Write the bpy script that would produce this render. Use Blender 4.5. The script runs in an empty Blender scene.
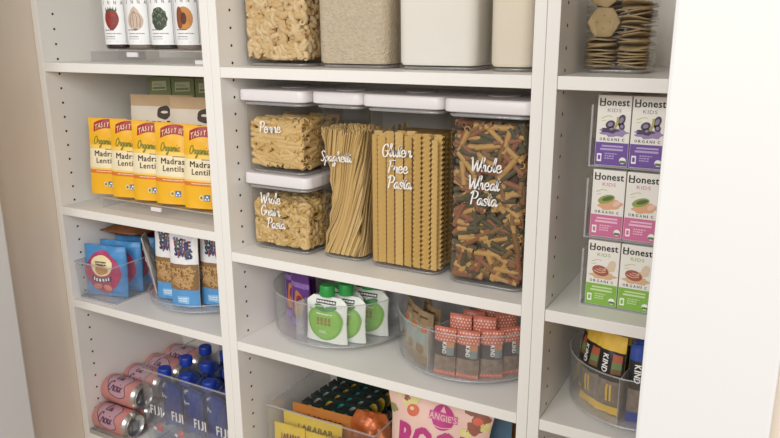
import bpy, bmesh, math, random
from mathutils import Vector, Matrix
from mathutils.geometry import tessellate_polygon
PI = math.pi
sc = bpy.context.scene
COL = sc.collection
rnd = random.Random(7)

# ------------------------------------------------------------------ materials
def lin(c):
    if isinstance(c, str):
        c = c.lstrip('#'); c = [int(c[i:i + 2], 16) / 255 for i in (0, 2, 4)]
        c = [x / 12.92 if x <= .04045 else ((x + .055) / 1.055) ** 2.4 for x in c]
    return (c[0], c[1], c[2], 1)
MATS = {}
def M(name, c='#ffffff', rough=.5, metal=0.0, spec=.5, bump=0, bscale=60, var=0, vscale=12, emit=None):
    if name in MATS: return MATS[name]
    m = bpy.data.materials.new(name); m.use_nodes = True
    nt = m.node_tree; b = nt.nodes['Principled BSDF']
    b.inputs['Base Color'].default_value = lin(c)
    b.inputs['Roughness'].default_value = rough
    b.inputs['Metallic'].default_value = metal
    b.inputs['Specular IOR Level'].default_value = spec
    tc = None
    if bump or var:
        tc = nt.nodes.new('ShaderNodeTexCoord')
    if bump:
        n = nt.nodes.new('ShaderNodeTexNoise'); n.inputs['Scale'].default_value = bscale; n.inputs['Detail'].default_value = 4
        bp = nt.nodes.new('ShaderNodeBump'); bp.inputs['Strength'].default_value = bump; bp.inputs['Distance'].default_value = .004
        nt.links.new(tc.outputs['Object'], n.inputs['Vector']); nt.links.new(n.outputs['Fac'], bp.inputs['Height'])
        nt.links.new(bp.outputs['Normal'], b.inputs['Normal'])
    if var:
        n = nt.nodes.new('ShaderNodeTexNoise'); n.inputs['Scale'].default_value = vscale; n.inputs['Detail'].default_value = 6
        r = nt.nodes.new('ShaderNodeValToRGB'); L = lin(c)
        r.color_ramp.elements[0].position = .3; r.color_ramp.elements[1].position = .7
        r.color_ramp.elements[0].color = (L[0] * (1 - var), L[1] * (1 - var), L[2] * (1 - var), 1)
        r.color_ramp.elements[1].color = (min(1, L[0] * (1 + var * .6)), min(1, L[1] * (1 + var * .6)), min(1, L[2] * (1 + var * .6)), 1)
        nt.links.new(tc.outputs['Object'], n.inputs['Vector']); nt.links.new(n.outputs['Fac'], r.inputs['Fac'])
        nt.links.new(r.outputs['Color'], b.inputs['Base Color'])
    MATS[name] = m
    return m
def CLEAR(name, tint=(.95, .95, .95), refl=.05, edge=.55, rough=.06, power=3.0, haze=0.0, hcol=(.9, .9, .9)):
    """thin clear plastic: see-through, glossier at grazing angles"""
    if name in MATS: return MATS[name]
    m = bpy.data.materials.new(name); m.use_nodes = True
    nt = m.node_tree; nt.nodes.clear()
    out = nt.nodes.new('ShaderNodeOutputMaterial')
    tr = nt.nodes.new('ShaderNodeBsdfTransparent'); tr.inputs['Color'].default_value = (*tint, 1)
    gl = nt.nodes.new('ShaderNodeBsdfGlossy'); gl.inputs['Roughness'].default_value = rough
    gl.inputs['Color'].default_value = (.95, .95, .95, 1)
    lw = nt.nodes.new('ShaderNodeLayerWeight'); lw.inputs['Blend'].default_value = .5
    pw = nt.nodes.new('ShaderNodeMath'); pw.operation = 'POWER'; pw.inputs[1].default_value = power
    mu = nt.nodes.new('ShaderNodeMath'); mu.operation = 'MULTIPLY_ADD'; mu.inputs[1].default_value = edge; mu.inputs[2].default_value = refl
    mx = nt.nodes.new('ShaderNodeMixShader')
    nt.links.new(lw.outputs['Facing'], pw.inputs[0]); nt.links.new(pw.outputs[0], mu.inputs[0])
    nt.links.new(mu.outputs[0], mx.inputs['Fac']); nt.links.new(tr.outputs[0], mx.inputs[1]); nt.links.new(gl.outputs[0], mx.inputs[2])
    last = mx.outputs[0]
    if haze:
        df = nt.nodes.new('ShaderNodeBsdfDiffuse'); df.inputs['Color'].default_value = (*hcol, 1)
        m2 = nt.nodes.new('ShaderNodeMixShader'); m2.inputs['Fac'].default_value = haze
        nt.links.new(last, m2.inputs[1]); nt.links.new(df.outputs[0], m2.inputs[2]); last = m2.outputs[0]
    nt.links.new(last, out.inputs['Surface'])
    MATS[name] = m
    return m

# ------------------------------------------------------------------ mesh builder
GLYPH = {}
def glyphs(s, bold=0.0, shear=0.0, sx=1.0):
    k = (s, bold, shear, sx)
    if k in GLYPH: return GLYPH[k]
    cu = bpy.data.curves.new('lettering', 'FONT'); cu.body = s; cu.resolution_u = 2; cu.shear = shear; cu.space_character = 1.08
    cu.fill_mode = 'FRONT'
    o = bpy.data.objects.new('lettering', cu); COL.objects.link(o)
    dg = bpy.context.evaluated_depsgraph_get(); dg.update()
    me = o.evaluated_get(dg).to_mesh()
    vs = [(v.co.x, v.co.y) for v in me.vertices]; fs = [tuple(p.vertices) for p in me.polygons]
    o.evaluated_get(dg).to_mesh_clear()
    bpy.data.objects.remove(o); bpy.data.curves.remove(cu)
    x0 = min(v[0] for v in vs); x1 = max(v[0] for v in vs); y0 = min(v[1] for v in vs); y1 = max(v[1] for v in vs)
    vs = [((v[0] - x0) / (x1 - x0), (v[1] - y0) / (y1 - y0)) for v in vs]
    GLYPH[k] = (vs, fs); return GLYPH[k]

class MB:
    def __init__(s): s.v = []; s.f = []; s.m = []; s.sm = []; s.mats = []
    def slot(s, mat):
        if mat not in s.mats: s.mats.append(mat)
        return s.mats.index(mat)
    def add(s, vs, fs, mat, smooth=False, X=None):
        b = len(s.v); k = s.slot(mat)
        for p in vs:
            p = Vector(p)
            s.v.append(tuple(X @ p) if X is not None else tuple(p))
        for f in fs:
            s.f.append([b + i for i in f]); s.m.append(k); s.sm.append(smooth)
    def grid(s, fn, nu, nv, mat, smooth=True, wrap=False, X=None, flip=False):
        vs = []; fs = []; mu = nu if wrap else nu + 1
        for j in range(nv + 1):
            for i in range(mu): vs.append(fn(i / nu, j / nv))
        for j in range(nv):
            for i in range(nu):
                a = j * mu + i; b = j * mu + (i + 1) % mu; q = [a, b, b + mu, a + mu]
                fs.append(q[::-1] if flip else q)
        if callable(mat):
            b0 = len(s.v)
            for p in vs: s.v.append(tuple(X @ Vector(p)) if X is not None else tuple(p))
            k = 0
            for j in range(nv):
                for i in range(nu):
                    s.f.append([b0 + t for t in fs[k]]); s.m.append(s.slot(mat((i + .5) / nu, (j + .5) / nv))); s.sm.append(smooth); k += 1
        else: s.add(vs, fs, mat, smooth, X)
    def box(s, x0, x1, y0, y1, z0, z1, mat, bev=.0, X=None):
        if bev <= 0:
            vs = [(x, y, z) for z in (z0, z1) for y in (y0, y1) for x in (x0, x1)]
            s.add(vs, [(0, 2, 3, 1), (4, 5, 7, 6), (0, 1, 5, 4), (2, 6, 7, 3), (0, 4, 6, 2), (1, 3, 7, 5)], mat, False, X)
        else:
            bm = bmesh.new(); bmesh.ops.create_cube(bm, size=1)
            for v in bm.verts: v.co = Vector(((x0 + x1) / 2 + v.co.x * (x1 - x0), (y0 + y1) / 2 + v.co.y * (y1 - y0), (z0 + z1) / 2 + v.co.z * (z1 - z0)))
            bmesh.ops.bevel(bm, geom=bm.edges[:], offset=bev, segments=2, affect='EDGES', profile=.6)
            bm.verts.index_update()
            s.add([v.co[:] for v in bm.verts], [[v.index for v in f.verts] for f in bm.faces], mat, False, X); bm.free()
    def loft(s, rings, mat, smooth=True, cap0=True, cap1=True, X=None):
        n = len(rings[0]); vs = [p for r in rings for p in r]; fs = []
        for j in range(len(rings) - 1):
            for i in range(n):
                a = j * n + i; b = j * n + (i + 1) % n; fs.append([a, b, b + n, a + n])
        s.add(vs, fs, mat, smooth, X)
        if cap0: s.add(rings[0], [list(range(n))[::-1]], mat, False, X)
        if cap1: s.add(rings[-1], [list(range(n))], mat, False, X)
    def rprism(s, w, d, levels, r, mat, cap0=True, cap1=True, X=None, smooth=True, seg=5, cx=0, cy=0):
        """rounded-rectangle column; levels = [(z, inset)]"""
        s.loft([rrect(w - 2 * i, d - 2 * i, max(.0005, r - i * .6), z, seg, cx, cy) for z, i in levels], mat, smooth, cap0, cap1, X)
    def lathe(s, prof, mat, n=24, X=None, smooth=True, caps=True):
        rings = [[(r * math.cos(2 * PI * k / n), r * math.sin(2 * PI * k / n), z) for k in range(n)] for r, z in prof]
        s.loft(rings, mat, smooth, caps, caps, X)
    def tube(s, pts, r, mat, n=6, caps=True, hollow=False, X=None, smooth=True):
        rings = []; P = [Vector(p) for p in pts]
        for i, p in enumerate(P):
            t = (P[min(i + 1, len(P) - 1)] - P[max(i - 1, 0)]).normalized()
            a = t.cross(Vector((0.13, .31, .94))); a = a.normalized() if a.length > 1e-4 else Vector((1, 0, 0)); b = t.cross(a)
            rings.append([p + a * (r * math.cos(2 * PI * k / n)) + b * (r * math.sin(2 * PI * k / n)) for k in range(n)])
        s.loft(rings, mat, smooth, caps and not hollow, caps and not hollow, X)
    # --- printed marks laid on a surface S(x, z, off) -> point
    def text(s, t, S, x0, x1, z0, z1, mat, off=.0006, bold=.0, shear=0., rot=None, arc=0.):
        if bold:
            d = bold * (z1 - z0) * 1.6
            for k, (a, b) in enumerate(((-1, -.6), (1, -.6), (-1, .6), (1, .6))): s.text(t, S, x0 + a * d, x1 + a * d, z0 + b * d, z1 + b * d, mat, off + .00002 * (k + 1), 0, shear, rot, arc)
        vs, fs = glyphs(t, 0, shear); out = []
        cx, cz = (x0 + x1) / 2, (z0 + z1) / 2
        for a, b in vs:
            x, z = x0 + a * (x1 - x0), z0 + b * (z1 - z0) + arc * (1 - (2 * a - 1) ** 2)
            if rot:
                dx, dz = x - cx, z - cz; x = cx + dx * math.cos(rot) - dz * math.sin(rot); z = cz + dx * math.sin(rot) + dz * math.cos(rot)
            out.append(S(x, z, off))
        s.add(out, fs, mat)
    def rect(s, S, x0, x1, z0, z1, mat, off=.0004, nx=4, nz=4):
        s.grid(lambda u, v: S(x0 + u * (x1 - x0), z0 + v * (z1 - z0), off), nx, nz, mat)
    def oval(s, S, cx, cz, rx, rz, mat, off=.0004, n=20, rot=0., rings=3, shape=None):
        def fn(u, v):
            a = 2 * PI * u; k = (v * .999 + .001) * (shape(a) if shape else 1)
            x, z = rx * k * math.cos(a), rz * k * math.sin(a)
            return S(cx + x * math.cos(rot) - z * math.sin(rot), cz + x * math.sin(rot) + z * math.cos(rot), off)
        s.grid(fn, n, rings, mat, wrap=True)
    def poly(s, S, pts, mat, off=.0004):
        t = tessellate_polygon([[Vector((p[0], p[1], 0)) for p in pts]])
        s.add([S(p[0], p[1], off) for p in pts], [list(q) for q in t], mat)
    def stroke(s, S, pts, w, mat, off=.0006, sub=5, brush=True):
        P = []
        if len(pts) == 2: P = [Vector(pts[0]).lerp(Vector(pts[1]), k / 3) for k in range(4)]
        else:
            for i in range(len(pts) - 1):
                p0, p1, p2, p3 = [Vector(pts[min(max(k, 0), len(pts) - 1)]) for k in (i - 1, i, i + 1, i + 2)]
                for k in range(sub):
                    t = k / sub
                    P.append(.5 * ((2 * p1) + (p2 - p0) * t + (2 * p0 - 5 * p1 + 4 * p2 - p3) * t * t + (3 * p1 - p0 - 3 * p2 + p3) * t ** 3))
            P.append(Vector(pts[-1]))
        vs = []
        for i, p in enumerate(P):
            t = (P[min(i + 1, len(P) - 1)] - P[max(i - 1, 0)])
            t = t.normalized() if t.length > 1e-9 else Vector((1, 0))
            n = Vector((-t.y, t.x)); ww = w * ((.55 + .55 * abs(t.y)) if brush else 1) / 2
            for q in (p + n * ww, p - n * ww): vs.append(S(q.x, q.y, off))
        s.add(vs, [[2 * i, 2 * i + 1, 2 * i + 3, 2 * i + 2] for i in range(len(P) - 1)], mat)
    def script(s, t, S, x0, z0, k, w, mat, off=.0006, slope=0.):
        x = x0
        for ch in t:
            if ch == ' ': x += .5 * k; continue
            strokes, adv = SCRIPT[ch]
            for st in strokes: s.stroke(S, [(x + a * k + .12 * b * k, z0 + b * k + slope * (x - x0)) for a, b in st], w, mat, off)
            x += adv * k
        return x
    def build(s, name, parent=None, loc=None):
        me = bpy.data.meshes.new(name); me.from_pydata(s.v, [], s.f)
        for m in s.mats: me.materials.append(m)
        me.polygons.foreach_set('material_index', s.m); me.polygons.foreach_set('use_smooth', s.sm)
        me.update()
        o = bpy.data.objects.new(name, me); COL.objects.link(o)
        if parent: o.parent = parent
        if loc: o.location = loc
        return o
def rrect(w, d, r, z, seg=5, cx=0, cy=0):
    r = min(r, w / 2 - 1e-5, d / 2 - 1e-5); out = []
    for qx, qy, a0 in ((1, 1, 0), (-1, 1, 90), (-1, -1, 180), (1, -1, 270)):
        for k in range(seg + 1):
            a = math.radians(a0 + 90 * k / seg)
            out.append((cx + qx * (w / 2 - r) + r * math.cos(a), cy + qy * (d / 2 - r) + r * math.sin(a), z))
    return out
SCRIPT = {
 'P': ([[(.2, 0), (.3, 1), (.42, 1.95)], [(.0, 1.6), (.4, 2.05), (1.0, 1.95), (1.1, 1.45), (.8, 1.0), (.35, .95)]], 1.15),
 'e': ([[(.08, .5), (.62, .6), (.6, .95), (.36, 1.08), (.1, .75), (.1, .3), (.36, -.02), (.7, .12), (.9, .4)]], .86),
 'n': ([[(0, .4), (.2, .95), (.2, 0)], [(.2, .0), (.32, .7), (.6, 1), (.74, .8), (.74, .2), (.9, 0), (1.08, .35)]], 1.02),
 'W': ([[(0, 1.75), (.15, 2), (.28, 1), (.42, 0), (.72, .9), (.98, 1.6), (1.02, .8), (1.18, 0), (1.5, 1), (1.75, 2.05)]], 1.62),
 'h': ([[(0, .5), (.33, 1.5), (.38, 2), (.22, 1.9), (.18, 1), (.18, 0)], [(.18, .2), (.4, .9), (.64, .95), (.68, .5), (.74, .05), (1, .35)]], .95),
 'o': ([[(.45, 1), (.15, .8), (.1, .3), (.4, 0), (.7, .3), (.65, .8), (.45, 1), (.7, .85), (.92, .9)]], .82),
 'l': ([[(0, .3), (.33, 1.4), (.38, 2), (.22, 1.9), (.16, .8), (.25, .08), (.45, .12), (.58, .35)]], .55),
 'G': ([[(1.0, 1.6), (.75, 2.0), (.3, 1.75), (.08, 1.0), (.25, .15), (.65, 0), (.95, .4), (.98, .95)], [(.5, .92), (1.25, .98)]], 1.22),
 'r': ([[(0, .4), (.2, 1.1), (.3, .85), (.58, .95), (.55, .5), (.62, .05), (.85, .35)]], .78),
 'a': ([[(.7, .9), (.4, 1), (.1, .6), (.15, .1), (.45, .1), (.7, .85), (.72, .25), (.85, 0), (1.03, .35)]], .95),
 'i': ([[(0, .4), (.2, .95), (.2, .2), (.38, 0), (.58, .35)], [(.22, 1.4), (.28, 1.55)]], .52),
 's': ([[(.6, .85), (.36, 1.05), (.12, .78), (.4, .5), (.56, .25), (.3, -.02), (.0, .14)], [(.5, .1), (.72, .35)]], .68),
 't': ([[(0, .5), (.3, 1.8), (.2, .6), (.3, 0), (.58, .35)], [(-.1, 1.3), (.6, 1.38)]], .52),
 'S': ([[(.95, 1.75), (.55, 2.05), (.2, 1.65), (.5, 1.1), (.8, .55), (.5, 0), (.05, .2)]], .98),
 'p': ([[(0, .5), (.2, 1), (.14, 0), (.05, -.9)], [(.16, .4), (.45, 1), (.75, .75), (.6, .1), (.22, .05)], [(.6, .1), (.92, .35)]], .88),
 'g': ([[(.65, .9), (.35, 1), (.1, .6), (.2, .1), (.5, .2), (.7, .95), (.65, -.3), (.4, -.95), (.12, -.7), (.6, -.1), (.95, .35)]], .92),
 'u': ([[(0, .5), (.2, 1), (.2, .3), (.4, 0), (.7, .4), (.8, 1), (.8, .2), (.98, .0), (1.12, .35)]], 1.05),
 'F': ([[(.0, 1.8), (.3, 2), (1.15, 2.02)], [(.3, 2), (.18, 1), (.05, 0)], [(.1, 1.05), (.8, 1.12)]], .95),
 'O': ([[(.6, 2), (.15, 1.5), (.12, .5), (.5, 0), (1.0, .5), (1.0, 1.5), (.6, 2), (.9, 1.8)]], 1.15),
 'c': ([[(.65, .8), (.45, 1), (.15, .6), (.35, 0), (.75, .35)]], .72),
 'L': ([[(.3, 1.9), (.5, 2), (.35, 1), (.15, .1), (.5, .05), (.9, .15)]], .95),
 'C': ([[(1, 1.6), (.7, 2), (.2, 1.3), (.3, .2), (.7, 0), (1.0, .3)]], 1.05),
 'x': ([[(0, 1), (.6, 0)], [(.6, 1), (0, 0)]], .7),
}
def tag(o, label=None, cat=None, group=None, kind=None):
    if label: o['label'] = label
    if cat: o['category'] = cat
    if group: o['group'] = group
    if kind: o['kind'] = kind
    return o
def thing(name, label, cat, loc=(0, 0, 0), rot=(0, 0, 0), group=None):
    o = bpy.data.objects.new(name, None); COL.objects.link(o); o.empty_display_size = .02
    o.location = loc; o.rotation_euler = rot
    return tag(o, label, cat, group)
def kids(o): return [c for c in COL.objects if c.parent == o]
def dup(o, loc, rot=None, label=None, group=None, parent=None):
    c = o.copy(); COL.objects.link(c)
    if parent: c.parent = parent
    else:
        c.location = loc
        if rot is not None: c.rotation_euler = rot
        if label: c['label'] = label
        if group: c['group'] = group
    for ch in kids(o): dup(ch, None, parent=c)
    return c
def flat(y):                      # a flat front facing -y
    return lambda x, z, off: (x, y - off, z)

# ------------------------------------------------------------------ palette
melamine = M('white melamine', '#edeae4', .38, spec=.35, bump=.02, bscale=300)
hole_m = M('peg hole dark', '#2a2622', .8)
wallp = M('beige wall paint', '#dccfbf', .75, spec=.2, bump=.05, bscale=180)
trimw = M('white trim paint', '#d8d7d4', .5, spec=.3)
floorm = M('oak floor', '#a98b68', .5, var=.15, vscale=6)
white_pl = M('white plastic', '#e4dfe0', .35)
black = M('black print', '#1c1a1a', .5)
whitep = M('white print', '#f6f4f0', .5)
cont = CLEAR('clear container plastic', (.91, .90, .885), .022, .50, .08, power=2.8)
acry = CLEAR('clear acrylic', (.985, .985, .985), .025, .45, .1, haze=.022)
acry_edge = CLEAR('clear acrylic edge', (.86, .86, .87), .16, .5, .2, haze=.24, hcol=(.86, .86, .87))
seal_m = M('grey silicone seal', '#8d898b', .5)

# ------------------------------------------------------------------ setting
DEP = .335
def struct(name, mb): return tag(mb.build(name), kind='structure')
b = MB(); b.box(-1.75, .75, -3.2, DEP + .12, -.02, 0, floorm); struct('floor', b)
b = MB(); b.box(-1.53, -1.4107, -.42, DEP + .02, 0, 2.45, wallp); struct('wall_left', b)
b = MB(); b.box(-1.53, .30, DEP + .021, DEP + .12, 0, 2.45, wallp); struct('wall_back', b)
b = MB(); b.box(.18, .30, -.30, DEP + .02, 0, 2.45, wallp); struct('wall_right', b)
b = MB(); b.box(-.07, .75, -.40, -.301, 0, 2.45, wallp); struct('wall_front', b)
b = MB(); b.box(-.0838, .0156, -.42, -.4003, 0, 2.25, trimw, .003); b.box(-.0838, -.0703, -.4002, -.30, 0, 2.25, trimw)
struct('trim_1', b)
b = MB(); b.box(-1.53, -1.3355, -.29, -.17, 0, 2.08, trimw, .003)
struct('trim_2', b)
b = MB(); b.box(-1.53, .75, -.40, -.3006, 2.06, 2.45, wallp); b.box(-1.53, -1.158, -.40, -.3006, 0, 2.06, wallp); struct('wall_front_left', b) if False else None
b = MB(); b.box(-1.53, -.0838, -.42, -.3005, 2.08, 2.45, wallp); struct('wall_over_door', b)
b = MB(); b.box(-1.53, .75, -.42, DEP + .12, 2.4505, 2.50, trimw); struct('ceiling', b)
# let the left wall meet the frame on the closet side only

# ------------------------------------------------------------------ shelving units
S1, S2, S3, S4, L2 = 1.3375, .991, .8062, .462, 1.0251
TH = .0187
def unit(name, label, x0, x1, shelves, p0=.0185, p1=.0185):
    t = thing('shelving_unit', label, 'shelving', ((x0 + x1) / 2, 0, 0))
    cx = (x0 + x1) / 2
    for a, bb, inner in ((x0, x0 + p0, 1), (x1 - p1, x1, -1)):
        m = MB(); m.box(a - cx, bb - cx, 0, DEP, 0, 2.1, melamine, .0012)
        xf = (bb if inner > 0 else a) - cx
        for k in range(-26, 26):
            z = 1.0023 + k * .0310
            for yy in (.0355,):
                m.lathe([(.0026, 0), (.0026, .0002)], hole_m, 10, X=Matrix.Translation((xf, yy, z)) @ Matrix.Rotation(inner * PI / 2, 4, 'Y'))
        m.build('side_panel', t)
    m = MB(); m.box(x0 + p0 - cx + .0003, x1 - p1 - cx - .0003, DEP - .012, DEP, .08, 2.08, melamine); m.build('back_panel', t)
    for z in shelves:
        m = MB(); m.box(x0 + p0 - cx + .0004, x1 - p1 - cx - .0004, .0008, DEP - .0125, z - TH, z, melamine, .001); m.build('shelf', t)
    m = MB(); m.box(x0 + p0 - cx + .0004, x1 - p1 - cx - .0004, .03, .045, 0, .079, melamine); m.build('kick_board', t)
    return t
unit('left', 'white shelving bay on the left, holding bottled water, pouches and jars', -1.4097, -.9246, [.1, S4, S3, L2, S1, 1.684, 2.09], p0=.0187, p1=.0194)
unit('mid', 'wide white shelving bay in the middle, holding the pasta containers', -.9242, -.3089, [.1, S4, S3, S2, S1, 1.684, 2.09], p0=.0195, p1=.0177)
unit('right', 'narrow white shelving bay on the right, holding the drink cartons', -.3085, .176, [.1, S4, S3, S2, S1, 1.684, 2.09], p0=.0188, p1=.0185)

# ------------------------------------------------------------------ flip-top containers
def container(name, label, x, y, z, w, d, h, lines, k, lw, tx, tz, lid_h=.0205, group='clear food containers with white lids', r=.020, lid_extra=.006, slope=0.):
    """w, d = lid size; body a little smaller; h = overall height"""
    t = thing(name, label, 'container', (x, y, z), (0, 0, 0), group)
    bw, bd = w - 2 * lid_extra, d - 2 * lid_extra
    hb = h - lid_h - .0075
    m = MB(); m.rprism(bw, bd, [(0.0005, .010), (.0012, .0065), (.004, .003), (.012, .0016), (hb * .6, .0008), (hb, 0)], r, cont, True, False)
    m.rprism(bw - .008, bd - .008, [(.0008, .006), (.0035, .003), (.0052, .004)], r, acry_edge, True, True)
    bo = m.build('body', t)
    m = MB(); m.rprism(bw + .002, bd + .002, [(hb, .001), (hb + .001, 0), (hb + .0035, 0), (hb + .0045, .003)], r, acry_edge, True, True)
    m.rprism(bw - .006, bd - .006, [(hb + .0028, 0), (h - lid_h + .001, 0)], r, seal_m, False, False)
    m.build('collar', t)
    m = MB(); m.rprism(w, d, [(h - lid_h, .0015), (h - lid_h + .0008, .0003), (h - lid_h + .002, 0), (h - .003, .0003), (h - .0008, .0012), (h, .0035)], r - .004, white_pl)
    lo = m.build('lid', t)
    m = MB(); m.lathe([(.0295, h - .0002), (.0295, h + .0006), (.027, h + .0006)], seal_m, 28); m.lathe([(.0265, h - .0002), (.0265, h + .0012), (.025, h + .0016)], white_pl, 28)
    m.build('push_button', lo)
    if lines:
        m = MB(); S = flat(-bd / 2 + .0004)
        for i, (s, dx, dz) in enumerate(lines): m.script(s, S, tx + dx, tz + dz, k, lw, whitep, slope=slope)
        m.build('script_lettering', t)
    return t
LX = .1565
# middle row
container('food_container', 'clear container of penne, stacked on the whole grain pasta container', -.8240, .036 + LX / 2, 1.1415, LX - .005, LX, .1555, [('Penne', 0, 0)], .0100, .0021, -.032, .077, slope=.05)
container('food_container', 'short clear container lettered Whole Grain Pasta under the penne container', -.8215, .036 + LX / 2, S2, LX - .004, LX, .1503, [('Whole', 0, 0), ('Grain', .001, -.0235), ('Pasta', .014, -.047)], .0100, .0021, -.041, .093, slope=.05)
container('food_container', 'tall slim clear container lettered Spaghetti with a white lid', -.6915, .048 + .106 / 2, S2, .1065, .106, .306, [('Spaghetti', 0, 0)], .0091, .0018, -.0370, .183, slope=.03)
container('food_container', 'tall clear container lettered Gluten Free Pasta between spaghetti and wheat pasta', -.5610, .043 + LX / 2, S2, .1525, LX, .306, [('Gluten', 0, 0), ('Free', .012, -.027), ('Pasta', .010, -.054)], .0108, .0022, -.038, .202, slope=.05)
container('food_container', 'tall clear container of mixed brown pasta lettered Whole Wheat Pasta', -.4060, .031 + LX / 2, S2, .1475, LX, .306, [('Whole', 0, 0), ('Wheat', -.004, -.029), ('Pasta', 0, -.054)], .0108, .0023, -.026, .194, slope=.02)
# top row
T0 = S1
container('food_container', 'clear container full of tan ring pasta at top left of the middle bay', -.8235, .046 + LX / 2, T0, .158, LX, .306, None, 0, 0, 0, 0)
container('food_container', 'clear container of pale oats beside the ring pasta container', -.6635, .048 + LX / 2, T0, .1565, LX, .306, None, 0, 0, 0, 0)
container('food_container', 'clear container of white flour between the oats and sugar containers', -.5065, .048 + LX / 2, T0, .155, LX, .306, None, 0, 0, 0, 0)
container('food_container', 'slim clear container of cream coloured sugar next to the divider', -.3830, .050 + .15 / 2, T0, .0860, .15, .306, None, 0, 0, 0, 0)
container('food_container', 'slim clear container holding tan crackers on the top right shelf', -.2330, .074 + .053, T0, .1080, .106, .306, None, 0, 0, 0, 0)

# ------------------------------------------------------------------ fillings (nobody could count them)
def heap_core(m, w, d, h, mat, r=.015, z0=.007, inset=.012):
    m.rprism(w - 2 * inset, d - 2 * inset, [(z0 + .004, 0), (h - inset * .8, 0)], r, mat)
def scatter(w, d, h, n, R, z0=.010, pad=.007, top=True):
    """points just inside the walls and the top of a filling"""
    for i in range(n):
        q = R.random()
        if q < .42: p = (R.uniform(-w / 2 + pad, w / 2 - pad), -d / 2 + pad + R.random() * .004, R.uniform(z0, h)); nrm = 'y'
        elif q < .66: p = (w / 2 - pad - R.random() * .004, R.uniform(-d / 2 + pad, d / 2 - pad), R.uniform(z0, h)); nrm = 'x'
        elif q < .78: p = (-w / 2 + pad + R.random() * .004, R.uniform(-d / 2 + pad, d / 2 - pad), R.uniform(z0, h)); nrm = 'x'
        else: p = (R.uniform(-w / 2 + pad, w / 2 - pad), R.uniform(-d / 2 + pad, d / 2 - pad), h - R.random() * .008); nrm = 'z'
        yield Vector(p), nrm
def pull(x, y, hw, hd, r):
    """keep a point inside a rounded rectangle"""
    x = min(hw, max(-hw, x)); y = min(hd, max(-hd, y)); ax, ay = abs(x) - (hw - r), abs(y) - (hd - r)
    if ax > 0 and ay > 0:
        L = math.hypot(ax, ay)
        if L > r: x = math.copysign(hw - r + ax * r / L, x); y = math.copysign(hd - r + ay * r / L, y)
    return x, y
def short_tubes(name, label, loc, w, d, h, n, L, rad, mats, core, seed, bend=0., cut=0., sides=7, pad=.0065, hole=None, wall=.62, lie=None):
    R = random.Random(seed); m = MB(); heap_core(m, w, d, h, core, inset=.0145)
    for p, nrm in scatter(w, d, h, n, R, pad=pad):
        a = R.uniform(0, PI) if lie is None else R.gauss(0, lie); t = R.uniform(-.35, .35)
        if nrm == 'y': dr = Vector((math.cos(a), t * .3, math.sin(a)))
        elif nrm == 'x': dr = Vector((t * .3, math.cos(a), math.sin(a)))
        else: dr = Vector((math.cos(a), math.sin(a), t * .2))
        dr.normalize(); l = L * R.uniform(.85, 1.1)
        sd = dr.cross(Vector((R.random() - .5, R.random() - .5, R.random() - .5))); sd.normalize()
        if bend: pts = [p + dr * (l * (s - .5)) + sd * (bend * (1 - (2 * s - 1) ** 2)) for s in (0, .25, .5, .75, 1)]
        else: pts = [p - dr * l / 2, p + dr * l / 2]
        # slide back inside the walls
        for ax, lim in ((0, w / 2 - rad - .0012), (1, d / 2 - rad - .0012)):
            mx = max(q[ax] for q in pts); mn = min(q[ax] for q in pts)
            sh = (lim - mx) if mx > lim else ((-lim - mn) if mn < -lim else 0)
            if mx - mn > 2 * lim: sh = -(mx + mn) / 2
            if sh:
                for q in pts: q[ax] += sh
        for q in pts: q[0], q[1] = pull(q[0], q[1], w / 2 - rad - .0012, d / 2 - rad - .0012, .0170 - rad)
        mn = min(q[2] for q in pts)
        if mn < .0102 + rad:
            for q in pts: q[2] += .0102 + rad - mn
        mx = max(q[2] for q in pts)
        if mx > h + .002:
            for q in pts: q[2] -= mx - h - .002
        mat = R.choice(mats)
        m.tube(pts, rad, mat, sides, True)
        if hole:
            for e, o in ((0, 1), (-1, -2)):
                ax = (pts[e] - pts[o]).normalized(); q = pts[e] + ax * .0002
                m.tube([q - ax * .0004, q], rad * wall, hole, sides, True)
    o = m.build(name, loc=loc); tag(o, label, 'pasta', None, 'stuff'); return o
pasta1 = M('penne pasta', '#d6b474', .5)
pasta1d = M('penne hollow', '#8a6630', .8)
pasta2 = M('macaroni pasta', '#cfad6a', .5)
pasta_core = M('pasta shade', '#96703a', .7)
bw = LX - .016
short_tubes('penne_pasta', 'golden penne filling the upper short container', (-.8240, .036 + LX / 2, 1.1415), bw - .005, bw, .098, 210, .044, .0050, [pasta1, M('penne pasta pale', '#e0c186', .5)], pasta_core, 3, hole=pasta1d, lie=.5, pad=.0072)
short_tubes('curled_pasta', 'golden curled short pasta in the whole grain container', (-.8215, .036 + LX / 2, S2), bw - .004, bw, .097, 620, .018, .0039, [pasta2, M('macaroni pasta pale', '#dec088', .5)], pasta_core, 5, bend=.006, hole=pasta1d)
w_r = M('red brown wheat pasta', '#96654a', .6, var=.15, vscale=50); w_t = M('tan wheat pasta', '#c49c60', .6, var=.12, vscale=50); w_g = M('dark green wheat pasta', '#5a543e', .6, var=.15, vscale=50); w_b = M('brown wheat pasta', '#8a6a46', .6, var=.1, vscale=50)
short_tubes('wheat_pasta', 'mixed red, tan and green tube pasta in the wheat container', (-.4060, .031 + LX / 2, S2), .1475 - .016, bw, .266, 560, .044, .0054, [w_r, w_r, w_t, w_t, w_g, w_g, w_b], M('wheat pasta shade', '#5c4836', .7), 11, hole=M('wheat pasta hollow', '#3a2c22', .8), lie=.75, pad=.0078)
short_tubes('ring_pasta', 'tan ring shaped pasta in the top left container', (-.8235, .046 + LX / 2, T0), .158 - .016, bw, .262, 1050, .021, .0054, [M('ring pasta', '#d6b885', .55), M('ring pasta light', '#e2c99c', .5)], pasta_core, 13, hole=M('ring pasta hollow', '#9a7440', .8), bend=.0062, pad=.0085, wall=.5)
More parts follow.
